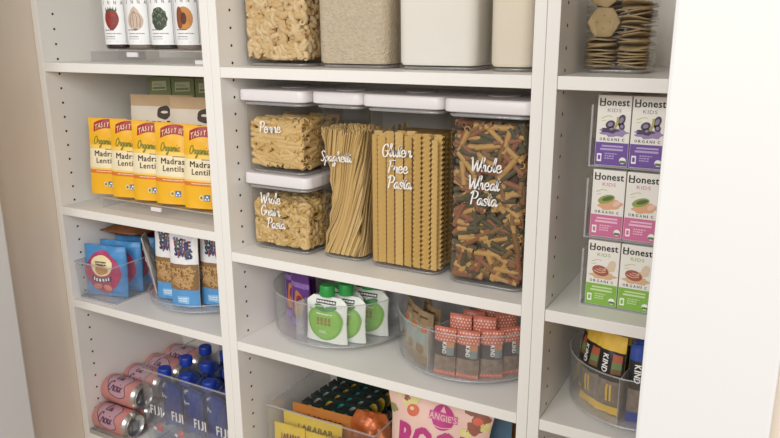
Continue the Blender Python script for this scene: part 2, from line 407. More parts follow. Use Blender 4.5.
# spaghetti: a twisted sheaf
def spaghetti():
    R = random.Random(21); m = MB()
    sm_ = [M('spaghetti', '#d8b878', .5), M('spaghetti light', '#e2c58c', .5), M('spaghetti dark', '#cfac6a', .5)]
    W = .1065 - .0150; H = .236
    pts0 = []
    while len(pts0) < 640:
        a = R.uniform(0, 2 * PI); q = (math.cos(a), math.sin(a)); k = max(abs(q[0]), abs(q[1])); rr = 1 - .42 * R.random() ** 1.5
        if abs(q[0] / k) > .9 and abs(q[1] / k) > .9: rr *= .93
        pts0.append((q[0] / k * rr, q[1] / k * rr, a))
    for (x, y, a) in pts0:
        h = H + R.uniform(-.006, .006); tw = 1.45 + R.uniform(-.12, .12); line = []
        for s in (0, .15, .3, .45, .6, .8, 1):
            w = 1 - .26 * math.sin(PI * min(1, s * 1.05)) ** 1.2
            an = tw * (s - .0); ca, sa = math.cos(an), math.sin(an)
            px, py = (x * ca - y * sa), (x * sa + y * ca)
            big = max(abs(px), abs(py), 1e-6)
            rr = max(abs(x), abs(y)); px, py = px / big * rr, py / big * rr
            qx, qy = pull(px * w * (W / 2 - .002) + .006 * math.sin(PI * s), py * w * (W / 2 - .002), W / 2 - .0025, W / 2 - .0025, .0155); line.append((qx, qy, .011 + s * (h - .011)))
        m.tube(line, .00140, R.choice(sm_), 5, True)
    m.rprism(W * .62, W * .62, [(.008, .004), (.09, .012), (.15, .014), (.23, .006)], .02, sm_[2])
    o = m.build('spaghetti', loc=(-.6915, .048 + .053, S2)); tag(o, 'twisted sheaf of long golden spaghetti in the slim container', 'pasta', None, 'stuff')
spaghetti()
# long ruffled ribbons standing upright
def ribbons():
    R = random.Random(5); m = MB(); mm = [M('ribbon pasta', '#cfa95f', .5), M('ribbon pasta light', '#d9b671', .5)]
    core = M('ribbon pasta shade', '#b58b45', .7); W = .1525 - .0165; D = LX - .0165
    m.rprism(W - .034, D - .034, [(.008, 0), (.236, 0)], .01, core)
    def ribbon(cx, cy, yaw, h, mat, ph):
        am = R.choice((.0006, .0014, .0026))
        def fn(u, v):
            s = u * 2 - 1; e = abs(s) ** 5
            x = s * .0076; y = am * e * math.sin(v * h / .0088 * 2 * PI + ph + (0 if s > 0 else 1.3)) + .0011 * (1 - s * s)
            qx, qy = pull(cx + x * math.cos(yaw) - y * math.sin(yaw), cy + x * math.sin(yaw) + y * math.cos(yaw), W / 2 - .0012, D / 2 - .0012, .0165); return (qx, qy, .0105 + v * (h - .0105))
        m.grid(fn, 8, 150, mat)
    n = 8
    for row in range(3):
        for i in range(n):
            ribbon(-W / 2 + .0085 + (W - .017) * i / (n - 1), -D / 2 + .0045 + row * .0095, R.uniform(-.25, .25), .246 - R.random() * .012, R.choice(mm), R.uniform(0, 6))
    for i in range(7): ribbon(W / 2 - .0050, -D / 2 + .038 + (D - .046) * i / 6, PI / 2 + R.uniform(-.3, .3), .244 - R.random() * .012, R.choice(mm), R.uniform(0, 6))
    for i in range(5): ribbon(-W / 2 + .0055, -D / 2 + .040 + (D - .05) * i / 4, PI / 2 + R.uniform(-.3, .3), .243, R.choice(mm), R.uniform(0, 6))
    o = m.build('ribbon_pasta', loc=(-.5610, .043 + LX / 2, S2)); tag(o, 'long golden ribbon pasta with ruffled edges in the gluten free container', 'pasta', None, 'stuff')
ribbons()
def powder(name, label, cat, loc, w, d, h, mat, seed):
    m = MB(); R = random.Random(seed)
    m.rprism(w - .0036, d - .0036, [(.0075, .004), (.012, .001), (h * .6, 0), (h, 0)], .019, mat, True, True)
    m.grid(lambda u, v: ((u - .5) * (w - .02), (v - .5) * (d - .02), h + .004 * math.sin(u * 5 + seed) * math.sin(v * 4)), 10, 10, mat)
    tag(m.build(name, loc=loc), label, cat, None, 'stuff')
powder('rolled_oats', 'fine pale oats filling the second container on the top shelf', 'oats', (-.6635, .048 + LX / 2, T0), .1565 - .014, LX - .014, .27, M('oat flakes', '#d9cab0', .85, bump=.8, bscale=260, var=.13, vscale=170), 2)
powder('white_flour', 'smooth white flour filling the third container on the top shelf', 'flour', (-.5065, .048 + LX / 2, T0), .155 - .014, LX - .014, .27, M('flour', '#f8f5ee', .9, bump=.1, bscale=200), 3)
powder('cream_sugar', 'cream coloured sugar filling the slim container beside the divider', 'sugar', (-.3830, .050 + .075, T0), .0860 - .014, .15 - .014, .27, M('cream sugar', '#f1e7d5', .9, bump=.15, bscale=400), 4)
# crackers
ck = M('cracker', '#b59d72', .75, bump=.5, bscale=120, var=.12, vscale=70)
def cracker_mesh(r=.0216, n=6):
    m = MB()
    def ring(k, z, wob): return [(r * k * c * math.cos(2 * PI * i / (n * 2)), r * k * c * math.sin(2 * PI * i / (n * 2)), z + wob * math.sin(2 * PI * i / n + 1)) for i in range(n * 2) for c in ((1.07 if i % 2 == 0 else .97),)]
    m.loft([ring(.05, .0002, 0), ring(.6, 0, .0005), ring(.95, .0003, .0009), ring(1, .0012, .0010), ring(.95, .0024, .0009), ring(.6, .0027, .0005), ring(.05, .0028, 0)], ck, True)
    for i in range(4): m.lathe([(.0010, .0026), (.0010, .0031)], M('cracker pits', '#7a5a34', .8), 6, X=Matrix.Translation((.009 * math.cos(i * 1.57), .009 * math.sin(i * 1.57), 0)))
    return m
c0 = cracker_mesh().build('cracker'); tag(c0, 'thin tan cracker lying flat in the stack in the slim container', 'cracker', 'stacked tan crackers')
R = random.Random(4); CX, CY = -.2330, .127
first = True
for a, (px, py) in enumerate(((-.0230, -.0225), (.0230, -.0225), (-.0230, .0240), (.0230, .0240))):
    zc = T0 + .0095
    for i in range(9 if a == 0 else 18):
        tl = .05 if i < 6 else .16
        loc = (CX + px + R.uniform(-.001, .001), CY + py + R.uniform(-.001, .001), zc); rot = (R.uniform(-tl, tl) , R.uniform(-tl, tl), R.uniform(0, 6))
        if first: c0.location = loc; c0.rotation_euler = rot; first = False
        elif i < 6: dup(c0, loc, rot)
        else: dup(c0, loc, rot, 'tan cracker tilted in the upper pile of the slim container', 'tilted tan crackers')
        zc += .0044 if i < 6 else .0056
dup(c0, (CX - .0180, CY - .0405, T0 + .0720), (PI / 2 - .10, 0, .12), 'tan cracker standing upright facing out, above the flat stack', 'upright tan crackers')
dup(c0, (CX - .0200, CY - .0340, T0 + .1140), (PI / 2 - .20, .3, .05), 'tan cracker standing upright near the top edge of the photo', 'upright tan crackers')

# ------------------------------------------------------------------ clear turntables
def turntable(label, x, y, z, r, h, divs, group='clear divided turntables'):
    t = thing('turntable', label, 'turntable', (x, y, z), (0, 0, 0), group)
    m = MB(); m.lathe([(r * .72, .0005), (r * .72, .011)], acry_edge, 40); m.build('base', t)
    m = MB(); m.lathe([(r - .008, .0115), (r - .005, .0125), (r - .0045, .0145), (r - .008, .0150)], acry_edge, 64); m.build('tray', t)
    m = MB()
    prof = [(r - .0065, .0152), (r - .003, .020), (r - .0005, h - .002), (r, h), (r - .0010, h + .0006), (r - .0022, h - .001), (r - .005, .021), (r - .0085, .0152)]
    m.lathe(prof, acry, 72, caps=False)
    m.lathe([(r - .0004, h - .0014), (r + .0006, h), (r - .0008, h + .0011), (r - .0022, h)], acry_edge, 72, caps=False)
    m.build('rim_wall', t)
    for a in divs:
        m = MB(); a = math.radians(a)
        m.box(-.0008, .0008, -r + .006, -.012, .0155, h - .004, acry_edge, X=Matrix.Rotation(a, 4, 'Z')); m.build('divider', t)
    return t
RT = .1415
turntable('clear turntable holding purple and white pouches, left of the bar turntable', -.7595, .166, S3, RT, .0985, [-9, -128, 115])
turntable('clear turntable packed with coral dotted bars beside the right divider', -.472, .166, S3, RT, .0985, [-13, -120, 120])
turntable('clear turntable of nut bars on the narrow right bay shelf', -.1640, .1185, S3, .1110, .0950, [-6, -130, 120])
turntable('low clear turntable under the white snack bags on the left', -1.1215, .168, S3, .1395, .0300, [115, -125, 180])

# ------------------------------------------------------------------ flexible packets
def packet(m, w, h, T, front, back, gusset=True, nu=14, nv=22, seed=0, taper=0., fin=.05, crin=.0006, waist=0., sh=0., flare=0., full=.62):
    R = random.Random(seed); ph = [R.uniform(0, 6) for _ in range(6)]
    def W(v):
        k = w * (1 - taper * v) * (1 - waist * math.sin(PI * v)) * (1 + .006 * math.sin(9 * v + ph[4]) + .004 * math.sin(23 * v + ph[5]))
        if sh: k *= 1 - sh * max(0, (v - .86) / .14) ** 1.2
        if flare: k *= 1 - flare * min(1, max(0, 1 - v) / .22)
        return k
    def th(u, v):
        s = max(0., 1 - (2 * u - 1) ** 2) ** full
        top = min(1., max(0., (1 - fin - v)) / .38) ** (full + .03)
        bot = (.75 + .25 * min(1, v / .3)) if gusset else min(1., max(0., v - fin) / .3) ** (full + .03)
        c = crin * (math.sin(9 * u + 13 * v + ph[0]) + math.sin(17 * u - 11 * v + ph[1]) + .7 * math.sin(29 * v + 7 * u + ph[2]) + .9 * abs(math.sin(7 * u + 6 * v + ph[4])) ** .6 * math.sin(5 * v + ph[5]))
        return .0004 + T / 2 * s * top * bot + (c * s * .8 + crin * .6)
    def at(u, v, off, side):
        bow = .0025 * math.sin(2.2 * v + ph[3]) * (v - .0)
        return ((u - .5) * W(v), -side * (th(u, v) + off) + bow, v * h)
    m.grid(lambda u, v: at(u, v, 0, 1), nu, nv, front)
    m.grid(lambda u, v: at(u, v, 0, -1), nu, nv, back, flip=True)
    bm_ = front if not callable(front) else front(.5, .01)
    m.grid(lambda u, v: at(u, 0, 0, 1 - 2 * v), nu, 1, bm_, flip=True)
    m.grid(lambda u, v: at(0, u, 0, 1 - 2 * v), nv, 1, back if not callable(back) else back(.5, .5)); m.grid(lambda u, v: at(1, u, 0, 1 - 2 * v), nv, 1, back if not callable(back) else back(.5, .5), flip=True)
    m.grid(lambda u, v: at(u, 1, 0, 1 - 2 * v), nu, 1, back if not callable(back) else back(.5, .99))
    def S(x, z, off):
        v = min(1, max(0, z / h)); u = min(1, max(0, x / W(v) + .5)); return at(u, v, off, 1)
    return S
def bands(*bs):
    def f(u, v):
        for lim, mat in bs:
            if v < lim: return mat
        return bs[-1][1]
    return f
def specks(m, S, x0, x1, z0, rows, mat, hh=.0012, gap=.0024, seed=1, off=.0007):
    """rows of tiny print too small to read"""
    R = random.Random(seed)
    for i in range(rows):
        x = x0; e = x1 - R.random() * (x1 - x0) * .35
        while x < e:
            l = R.uniform(.0012, .004); m.rect(S, x, min(x + l, e), z0 - i * gap, z0 - i * gap + hh, mat, off, 1, 1); x += l + .0009

# --- yellow lentil pouches
yel = M('yellow pouch', '#efb420', .42); cream = M('cream print', '#f0e2bd', .5); orng = M('orange band', '#dd7a2c', .45); redb = M('red banner', '#a5292a', .45)
brn = M('brown print', '#3a2418', .5); grn = M('green script', '#6d7a23', .5); blu = M('blue badge', '#3a6f9e', .5); yel2 = M('pale yellow print', '#f3cc62', .45)
def lentil_pouch():
    m = MB(); w, h = .0860, .166
    S0 = packet(m, w, h, .022, bands((.275, yel), (.325, orng), (.36, yel2), (.60, cream), (.66, yel2), (2, yel)), yel, seed=2, nv=40, crin=.0007, taper=-.06)
    S = lambda x, z, off: S0(x * .85, z, off)
    m.grid(lambda u, v: S((u - .5) * .076, .1355 + v * .020 + .009 * (1 - (2 * u - 1) ** 2) , .0006), 12, 2, redb)
    m.text('TASTY BITE', S, -.034, .034, .1385, .1505, cream, .0011, .003, arc=.009)
    m.script('Organic', S, -.036, .110, .0085, .0020, grn, .0008)
    m.text('Madras', S, -.033, .028, .0835, .0955, brn, .0009, .012)
    m.text('Lentils', S, -.028, .026, .0685, .0800, brn, .0008, .012)
    specks(m, S, -.002, .030, .0985, 1, brn, .0016); specks(m, S, -.03, .03, .0495, 1, cream, .0020)
    m.rect(S, .004, .018, .0165, .029, blu, .0007); m.rect(S, .0055, .0165, .018, .021, whitep, .0009, 1, 1); m.poly(S, [(.007, .023), (.011, .0275), (.0155, .023)], whitep, .0009)
    m.oval(S, -.004, .0225, .0055, .0055, cream, .0007); m.oval(S, -.004, .0225, .0035, .0035, M('olive badge', '#7c8b34', .5), .0009)
    return m
RZ2 = L2 + .0245
words_l = ['leftmost', 'second', 'third', 'fourth', 'fifth']
p0 = None
for i, (x, y, rz) in enumerate([(-1.340, .044, 21), (-1.272, .044, 20), (-1.206, .044, 21), (-1.139, .044, 19), (-1.058, .043, 18)]):
    rz = math.radians(rz); wv = Vector((math.cos(rz), math.sin(rz))) * .0430
    lab = ('leftmost yellow lentil pouch with a red banner on the riser' if i == 0 else
           'yellow lentil pouch with a red banner, %s from the left on the riser' % words_l[i] if i < 4 else 'rightmost yellow lentil pouch, beside the divider on the riser')
    loc = (x + wv.x, y + wv.y, RZ2 + .0022); rot = (math.radians(-5), math.radians(1.5), rz)
    if p0 is None:
        p0 = lentil_pouch().build('lentil_pouch', loc=loc); p0.rotation_euler = rot; tag(p0, lab, 'food pouch', 'yellow lentil pouches')
    else: dup(p0, loc, rot, lab)
# --- stepped risers
def riser(label, x0, x1, z, y0, steps, clips):
    t = thing('stepped_riser', label, 'display riser', ((x0 + x1) / 2, y0, z))
    hw = (x1 - x0) / 2; m = MB(); T = .0028
    for i, (ya, yb, h) in enumerate(steps):
        m.box(-hw, hw, ya, yb, h - T, h, acry, .0004); pz = steps[i - 1][2] if i else .0003
        m.box(-hw, hw, ya, ya + T, pz, h - T, acry, .0003)
        m.box(-hw, hw, ya - .0004, ya + .0008, h - .0016, h + .0003, acry_edge)
    m.build('steps', t)
    for sx in (-1, 1):
        m = MB()
        for i, (ya, yb, h) in enumerate(steps): m.box(sx * hw - .0015, sx * hw + .0015, ya, yb, .0003, h - T, acry_edge)
        m.build('side_wall', t)
    for (cx, cz, cw, ch) in clips:
        m = MB(); m.box(cx - (x0 + x1) / 2 - cw / 2, cx - (x0 + x1) / 2 + cw / 2, -.006, -.0006, cz, cz + ch, white_pl, .0015); m.build('label_clip', t)
    return t
riser('clear stepped riser under the white labelled jars, top left shelf', -1.310, -.955, S1, .055, [(0, .075, .0255), (.075, .15, .055)], [(-1.180, .0120, .030, .0095), (-.995, .0005, .030, .008)])
riser('clear stepped riser under the yellow lentil pouches', -1.300, -.952, L2, .035, [(0, .085, .0245), (.085, .175, .05), (.175, .265, .075)], [(-1.130, .0125, .028, .0085)])

# --- kraft bags and green boxes behind the pouches
kraft = M('kraft paper', '#c3a883', .7, var=.06, vscale=20); bagw = M('pale bag', '#dcd3c2', .6); oliveg = M('olive green carton', '#8b9366', .55); olive_l = M('pale green print', '#ccd0b0', .6); darkb = M('dark brown print', '#3c2a20', .55)
def kraft_bag():
    m = MB(); w, h = .155, .186
    S = packet(m, w, h, .035, bands((.855, bagw), (2, kraft)), bagw, seed=9, nv=30, crin=.0010, fin=.06)
    m.oval(S, .012, .148, .017, .0150, darkb, .0008, shape=lambda a: 1 + .06 * math.cos(5 * a)); m.oval(S, .013, .149, .0085, .0028, bagw, .0011)
    R = random.Random(3); x = -.060
    while x < .055:
        l = R.uniform(.004, .010); hgt = R.uniform(.008, .012); m.rect(S, x, x + l * .4, .119, .119 + hgt, darkb, .0008, 1, 2); m.rect(S, x, x + l, 119e-3 + hgt - .003, .119 + hgt, darkb, .0008, 1, 1); x += l + .003
    return m
kz = L2 + .050
k0 = kraft_bag().build('kraft_bag', loc=(-1.222, .150, kz + .0030)); k0.rotation_euler = (math.radians(-3), 0, math.radians(14)); tag(k0, 'left pale paper bag with a tan top behind the lentil pouches', 'food bag', 'paper bags behind the lentil pouches')
dup(k0, (-1.094, .140, kz + .0030), (math.radians(-3), 0, math.radians(12)), 'right pale paper bag with a tan top and dark oval badge')
def green_box():
    m = MB(); m.box(-.0345, .0345, -.03, .03, 0, .198, oliveg, .001)
    S = flat(-.03); m.poly(S, [(-.024, .166), (.022, .169), (.023, .190), (-.023, .187)], olive_l, .0004)
    m.poly(S, [(-.021, .169), (.019, .1715), (.0198, .1765), (-.0205, .174)], oliveg, .0007); specks(m, S, -.018, .018, .181, 2, oliveg, seed=5)
    return m
g0 = green_box().build('tea_carton', loc=(-1.285, .245, L2 + .0753)); tag(g0, 'leftmost olive green carton at the back, above the paper bags', 'carton', 'olive green cartons')
dup(g0, (-1.2125, .245, L2 + .0753), None, 'middle olive green carton at the back, above the paper bags')
dup(g0, (-1.1400, .245, L2 + .0753), None, 'rightmost olive green carton, half hidden by the divider')

# --- white labelled jars
jlabel = M('white jar label', '#efefee', .5)
glassd = CLEAR('jar glass', (.80, .78, .76), .06, .5, .05)
def jar(kind, content):
    t = thing('preserve_jar', '', 'jar')
    r = .0286; m = MB(); m.lathe([(.025, .0005), (.0276, .002), (r, .006), (r, .150), (.027, .162), (.020, .176), (.019, .190)], glassd, 32); m.build('glass_body', t)
    m = MB(); m.lathe([(.0245, .002), (.0262, .0035), (.0273, .007), (.0273, .146), (.0255, .158)], content, 24); m.build('contents', t)
    m = MB(); m.lathe([(.0215, .182), (.0215, .200), (.020, .202)], M('jar cap', '#2b2724', .4), 24); m.build('cap', t)
    m = MB(); rr = r + .0004
    def S(x, z, off): a = x / rr; return ((rr + off) * math.sin(a), -(rr + off) * math.cos(a), z)
    a0 = PI * 1.86 / 2 * rr
    m.rect(S, -a0, a0, .0105, .148, jlabel, 0, 40, 1)
    m.stroke(S, [(-.028, .0165), (.023, .0165)], .0008, M('grey print', '#77736f', .6), .0002, brush=False)
    m.stroke(S, [(.024, .0135), (.024, .1)], .0008, MATS['grey print'], .0002, brush=False)
    dk = MATS['grey print']
    for i, ch in enumerate('INNA'): m.text(ch, S, -.021 + i * .013, -.021 + i * .013 + (.0045 if ch != 'I' else .0012), .0900, .0975, M('dark label print', '#3a3533', .6), .0003)
    specks(m, S, -.022, .012, .0385, 1, MATS['dark label print'], .0018, seed=2, off=.0003); specks(m, S, -.020, .018, .0315, 1, dk, .0016, seed=3, off=.0003); specks(m, S, -.022, .004, .0255, 1, dk, .0016, seed=4, off=.0003); specks(m, S, -.022, .012, .0215, 1, dk, .0010, seed=6, off=.0003)
    cx, cz = -.003, .0605
    F = lambda x, z, off: S(cx + (x - cx) * .9, cz + (z - cz) * .9, off)
    if kind == 'strawberry':
        m.oval(F, cx, cz, .0175, .0245, M('strawberry red', '#8f3128', .5, var=.3, vscale=160), .0002, shape=lambda a: 1 - .10 * max(0, -math.sin(a)) * abs(math.cos(a)) * 2)
        for k in range(5): m.poly(F, [(cx - .013 + k * .0055, cz + .017), (cx - .008 + k * .0055, cz + .018), (cx - .0125 + k * .0065, cz + .030 - abs(k - 2) * .001)], M('leaf green', '#4b5534', .6), .0004)
    elif kind == 'garlic':
        gp = M('garlic skin', '#cdb9a6', .6, var=.15, vscale=120); gl = M('garlic lines', '#8d6f63', .6)
        m.oval(F, cx, cz - .004, .019, .0205, gp, .0002, shape=lambda a: 1 + .55 * max(0, math.sin(a)) ** 14)
        for k in (-.6, -.2, .25, .65): m.stroke(F, [(cx - .001, cz + .017), (cx + k * .018, cz + .004), (cx + k * .016, cz - .018)], .0011, gl, .0004)
        m.oval(F, cx, cz - .0225, .005, .0025, gl, .0004)
    elif kind == 'artichoke':
        ag = M('artichoke green', '#3f4a38', .6); al = M('artichoke light', '#8b957c', .6)
        m.oval(F, cx, cz, .0185, .0245, ag, .0002, shape=lambda a: 1 + .06 * math.cos(9 * a))
        for (dx, dz) in ((-.009, .010), (-.010, -.004), (0, -.012), (.002, .004), (.010, .012), (.011, -.004), (-.001, .017)):
            m.stroke(F, [(cx + dx - .004, cz + dz), (cx + dx, cz + dz + .006), (cx + dx + .004, cz + dz)], .0012, al, .0004)
    else:
        m.oval(F, cx, cz, .019, .0245, M('peach flesh', '#c4843c', .5, var=.12, vscale=90), .0002); m.oval(F, cx - .011, cz + .001, .0085, .0235, M('peach skin', '#8a4a28', .5), .0003)
        m.oval(F, cx - .001, cz, .0065, .0125, M('peach pit', '#5d2c1a', .6, var=.2, vscale=150), .0005)
    m.build('paper_label', t)
    return t
dkc = M('dark preserve', '#3a1f18', .5); ltc = M('pale preserve', '#a08f80', .5)
jz = S1 + .0258
for (kind, x, cont_m, lab) in (('strawberry', -1.2545, dkc, 'white labelled jar with a red strawberry, leftmost on the riser'), ('garlic', -1.1865, ltc, 'white labelled jar with a garlic bulb picture'),
                               ('artichoke', -1.1195, M('green preserve', '#4a4436', .5), 'white labelled jar with a green artichoke picture'), ('peach', -1.0525, ltc, 'white labelled jar with a halved orange peach picture')):
    t = jar(kind, cont_m); t.location = (x, .0885, jz); t['label'] = lab; t['group'] = 'white labelled jars on the riser'; t.rotation_euler = (0, 0, math.radians(27))
t = jar('garlic', ltc); t.location = (-1.060, .168, S1 + .0553); t.rotation_euler = (0, 0, math.radians(200)); t['label'] = 'jar behind the peach jar, mostly hidden by the divider'; t['group'] = 'white labelled jars on the riser'

# ------------------------------------------------------------------ open clear bins
def bin_(label, x0, x1, y0, y1, z, h, rim=.0, T=.0022, flare=.004, group=None, name='clear_bin', r=.006):
    cx, cy = (x0 + x1) / 2, (y0 + y1) / 2
    t = thing(name, label, 'storage bin', (cx, cy, z), (0, 0, 0), group)
    w, d = x1 - x0, y1 - y0; m = MB()
    m.rprism(w, d, [(.0004, flare + .002), (.0015, flare), (h - .003, .0004), (h, 0)], r, acry, True, False, smooth=True, seg=4)
    m.rprism(w - 2 * T, d - 2 * T, [(h, 0), (.0036, flare), (.0030, flare + .001)], max(.001, r - T), acry, False, True, smooth=True, seg=4)
    m.build('walls', t)
    m = MB(); a = rrect(w + .0012, d + .0012, r, h - .0012, 4); a2 = rrect(w + .0012, d + .0012, r, h + .0008, 4); c = rrect(w - 2 * T - .0006, d - 2 * T - .0006, max(.001, r - T), h + .0008, 4); c2 = rrect(w - 2 * T - .0006, d - 2 * T - .0006, max(.001, r - T), h - .0012, 4)
    m.loft([a, a2, c, c2, a], acry_edge, False, False, False); m.build('rim', t)
    if flare > .001:
        m = MB(); b1 = rrect(w - 2 * flare, d - 2 * flare, r, .0003, 4); b2 = rrect(w - 2 * flare + .001, d - 2 * flare + .001, r, .0042, 4); b3 = rrect(w - 2 * flare - .004, d - 2 * flare - .004, r, .0042, 4); b4 = rrect(w - 2 * flare - .004, d - 2 * flare - .004, r, .0003, 4)
        m.loft([b1, b2, b3, b4, b1], acry_edge, False, False, False); m.build('base_edge', t)
    return t
bin_('small clear bin of blue snack bags against the left panel', -1.3895, -1.268, .012, .262, S3, .088)
bin_('clear bin of bottled water at the bottom left', -1.2270, -.948, .028, .312, S4, .198, flare=.003)
bin_('clear bin of snack packets at the bottom of the middle bay', -.8640, -.6060, .028, .312, S4, .204, flare=.002)

# --- blue snack bags
sblue = M('blue snack bag', '#4a8fc9', .38); smag = M('magenta print', '#b03a62', .45); scream = M('cream badge', '#ecdcae', .5); snavy = M('navy print', '#323a63', .5); spink = M('salmon print', '#d98a7c', .5); sred = M('dark red bag', '#7d2733', .45); scookie = M('cookie tan', '#bf8d55', .6)
def snack_bag(base, shield, seed):
    m = MB(); w, h = .1080, .118
    S = packet(m, w, h, .033, base, base, gusset=False, seed=seed, crin=.0018, fin=.04, nv=26, nu=20, full=.40)
    m.oval(S, -.001, .057, .045, .049, shield, .0010, n=28, rings=5, shape=lambda a: 1 + .05 * math.cos(4 * a))
    m.oval(S, -.002, .073, .0275, .0245, scream, .0016, rings=4); m.oval(S, -.002, .064, .0175, .0115, scookie, .0020)
    m.text('Crisps', S, -.017, .013, .0735, .0830, darkb, .0021, .01) if False else specks(m, S, -.016, .014, .0800, 2, darkb, .0034, .0055, seed=seed, off=.0022)
    m.grid(lambda u, v: S(-.002 + (u - .5) * .052, .040 + v * .0105 - .006 * (1 - (2 * u - 1) ** 2), .0020), 10, 2, snavy)
    for k in range(6): m.rect(S, -.022 + k * .0072, -.018 + k * .0072, .0405 - .0045 * (1 - ((k - 2.5) / 2.8) ** 2), .0475 - .0045 * (1 - ((k - 2.5) / 2.8) ** 2), whitep, .0024, 1, 1)
    m.oval(S, -.014, .024, .012, .007, spink, .0018, rot=.3); m.oval(S, .012, .022, .011, .007, spink, .0018, rot=-.3)
    return m
sb = snack_bag(sblue, smag, 1).build('snack_bag', loc=(-1.3285, .0480, S3 + .0054)); sb.rotation_euler = (math.radians(-4), 0, math.radians(14)); tag(sb, 'frontmost blue snack bag with a magenta shield in the small bin', 'snack bag', 'snack bags in the small bin')
for i, (y, lab) in enumerate(((.0915, 'second blue snack bag from the front of the small bin'), (.1350, 'third blue snack bag from the front of the small bin'))):
    dup(sb, (-1.3285, y, S3 + .0052), (math.radians(-4), 0, math.radians(14 - i)), lab)
sr = snack_bag(sred, smag, 4).build('snack_bag', loc=(-1.3285, .1785, S3 + .0054)); sr.rotation_euler = (math.radians(-3), 0, math.radians(12)); tag(sr, 'dark red snack bag behind the blue ones in the small bin', 'snack bag', 'snack bags in the small bin')
dup(sr, (-1.3285, .2220, S3 + .0054), (math.radians(-2), 0, math.radians(10)), 'rearmost dark red snack bag in the small bin')
m = MB(); brnb = M('brown paper bag', '#8a5a38', .65, bump=.3, bscale=60, var=.2, vscale=30)
packet(m, .165, .118, .034, brnb, brnb, gusset=False, seed=12, crin=.0020, full=.45)
o = m.build('brown_snack_bag', loc=(-1.3230, .145, S3 + .1275)); o.rotation_euler = (math.radians(-87), 0, math.radians(-90)); o.location = (-1.3830, .170, S3 + .1440); tag(o, 'brown bag lying on top of the snack bags in the small bin', 'snack bag')
m = MB(); packet(m, .10, .135, .03, M('dark brown bag', '#5a3226', .55, var=.2, vscale=30), MATS['dark brown bag'], gusset=True, seed=14, crin=.0012)
o = m.build('brown_snack_bag', loc=(-1.2700, .300, S3 + .0012)); o.rotation_euler = (math.radians(-2), 0, math.radians(8)); tag(o, 'dark brown bag standing at the back between the bin and turntable', 'snack bag')

# --- white straw snack bags
wbag = M('white snack bag', '#e9e8e8', .4); lblue = M('light blue band', '#5b9bd2', .42); straw = M('straw snack tan', '#c29b66', .6, var=.15, vscale=90); strawd = M('straw window shade', '#8f6d45', .7)
lett = [M('letter red', '#a8413c', .5), M('letter green', '#5d7f3e', .5), M('letter navy', '#303a68', .5), M('letter orange', '#cf8136', .5), M('letter purple', '#5c3f78', .5)]
def straw_bag(seed):
    m = MB(); w, h = .0670, .168
    S0 = packet(m, w, h, .023, bands((.235, lblue), (.56, strawd), (2, wbag)), wbag, gusset=True, seed=seed, crin=.0012, nv=44, fin=.07)
    S = lambda x, z, off: S0(x * .87, z, off)
    R = random.Random(seed)
    for i in range(64):
        x, z = R.uniform(-.028, .028), R.uniform(.046, .086); a = R.uniform(0, PI); l = R.uniform(.006, .010)
        m.stroke(S, [(x - l * math.cos(a), max(.041, min(.092, z - l * math.sin(a) * .7))), (x + .002 * math.sin(a), z), (x + l * math.cos(a), max(.041, min(.092, z + l * math.sin(a) * .7)))], .0034, straw, .0010 + .00012 * (i % 12), sub=3, brush=False)
    for j, word in enumerate(('VEGGIE', 'STRAWS')):
        for i, ch in enumerate(word):
            x = -.024 + i * .0075 + (.004 if j else 0); z = .134 - j * .019 - .003 * math.sin(i * 1.9) - i * .0012
            m.text(ch, S, x - .0006, x + .0083, z - .0014, z + .0162, snavy, .0008, .05); m.text(ch, S, x, x + .0077, z, z + .0148, lett[(i + 2 * j) % 5], .0012, .0)
    m.oval(S, -.022, .149, .006, .0045, M('pale blue print', '#9db6d6', .5), .0008)
    m.rect(S, -.016, .016, .008, .024, M('lighter blue print', '#8fc0e6', .5), .0008); specks(m, S, -.012, .013, .018, 2, whitep, .0022, .005, seed=seed, off=.0011)
    return m
w0 = straw_bag(3).build('straw_snack_bag', loc=(-1.115, .075, S3 + .0168)); w0.rotation_euler = (math.radians(-4), 0, math.radians(14)); tag(w0, 'left white bag of straw snacks on the low turntable', 'snack bag', 'white straw snack bags on the turntable')
w0.location = (-1.1640, .0840, S3 + .0168)
dup(w0, (-1.0990, .0640, S3 + .0168), (math.radians(-4), 0, math.radians(14)), 'middle white bag of straw snacks on the low turntable')
dup(w0, (-1.0480, .1020, S3 + .0168), (math.radians(-4), 0, math.radians(14)), 'right white bag of straw snacks beside the divider')
m = MB(); foil = M('silver foil bag', '#b9b4ae', .35, var=.15, vscale=40)
S = packet(m, .052, .135, .013, bands((.25, spink), (.5, M('grey blue print', '#8a93a5', .45)), (2, foil)), foil, seed=17, crin=.0014)
m.oval(S, 0, .09, .015, .02, whitep, .001); m.oval(S, .004, .05, .014, .018, M('orange dot print', '#d58a52', .5), .001); specks(m, S, -.02, .02, .098, 2, darkb, .003, .006, 3)
o = m.build('foil_snack_bag', loc=(-1.2270, .1060, S3 + .0170)); o.rotation_euler = (math.radians(9), 0, math.radians(-52)); tag(o, 'silver foil bag turned sideways at the left of the low turntable', 'snack bag')

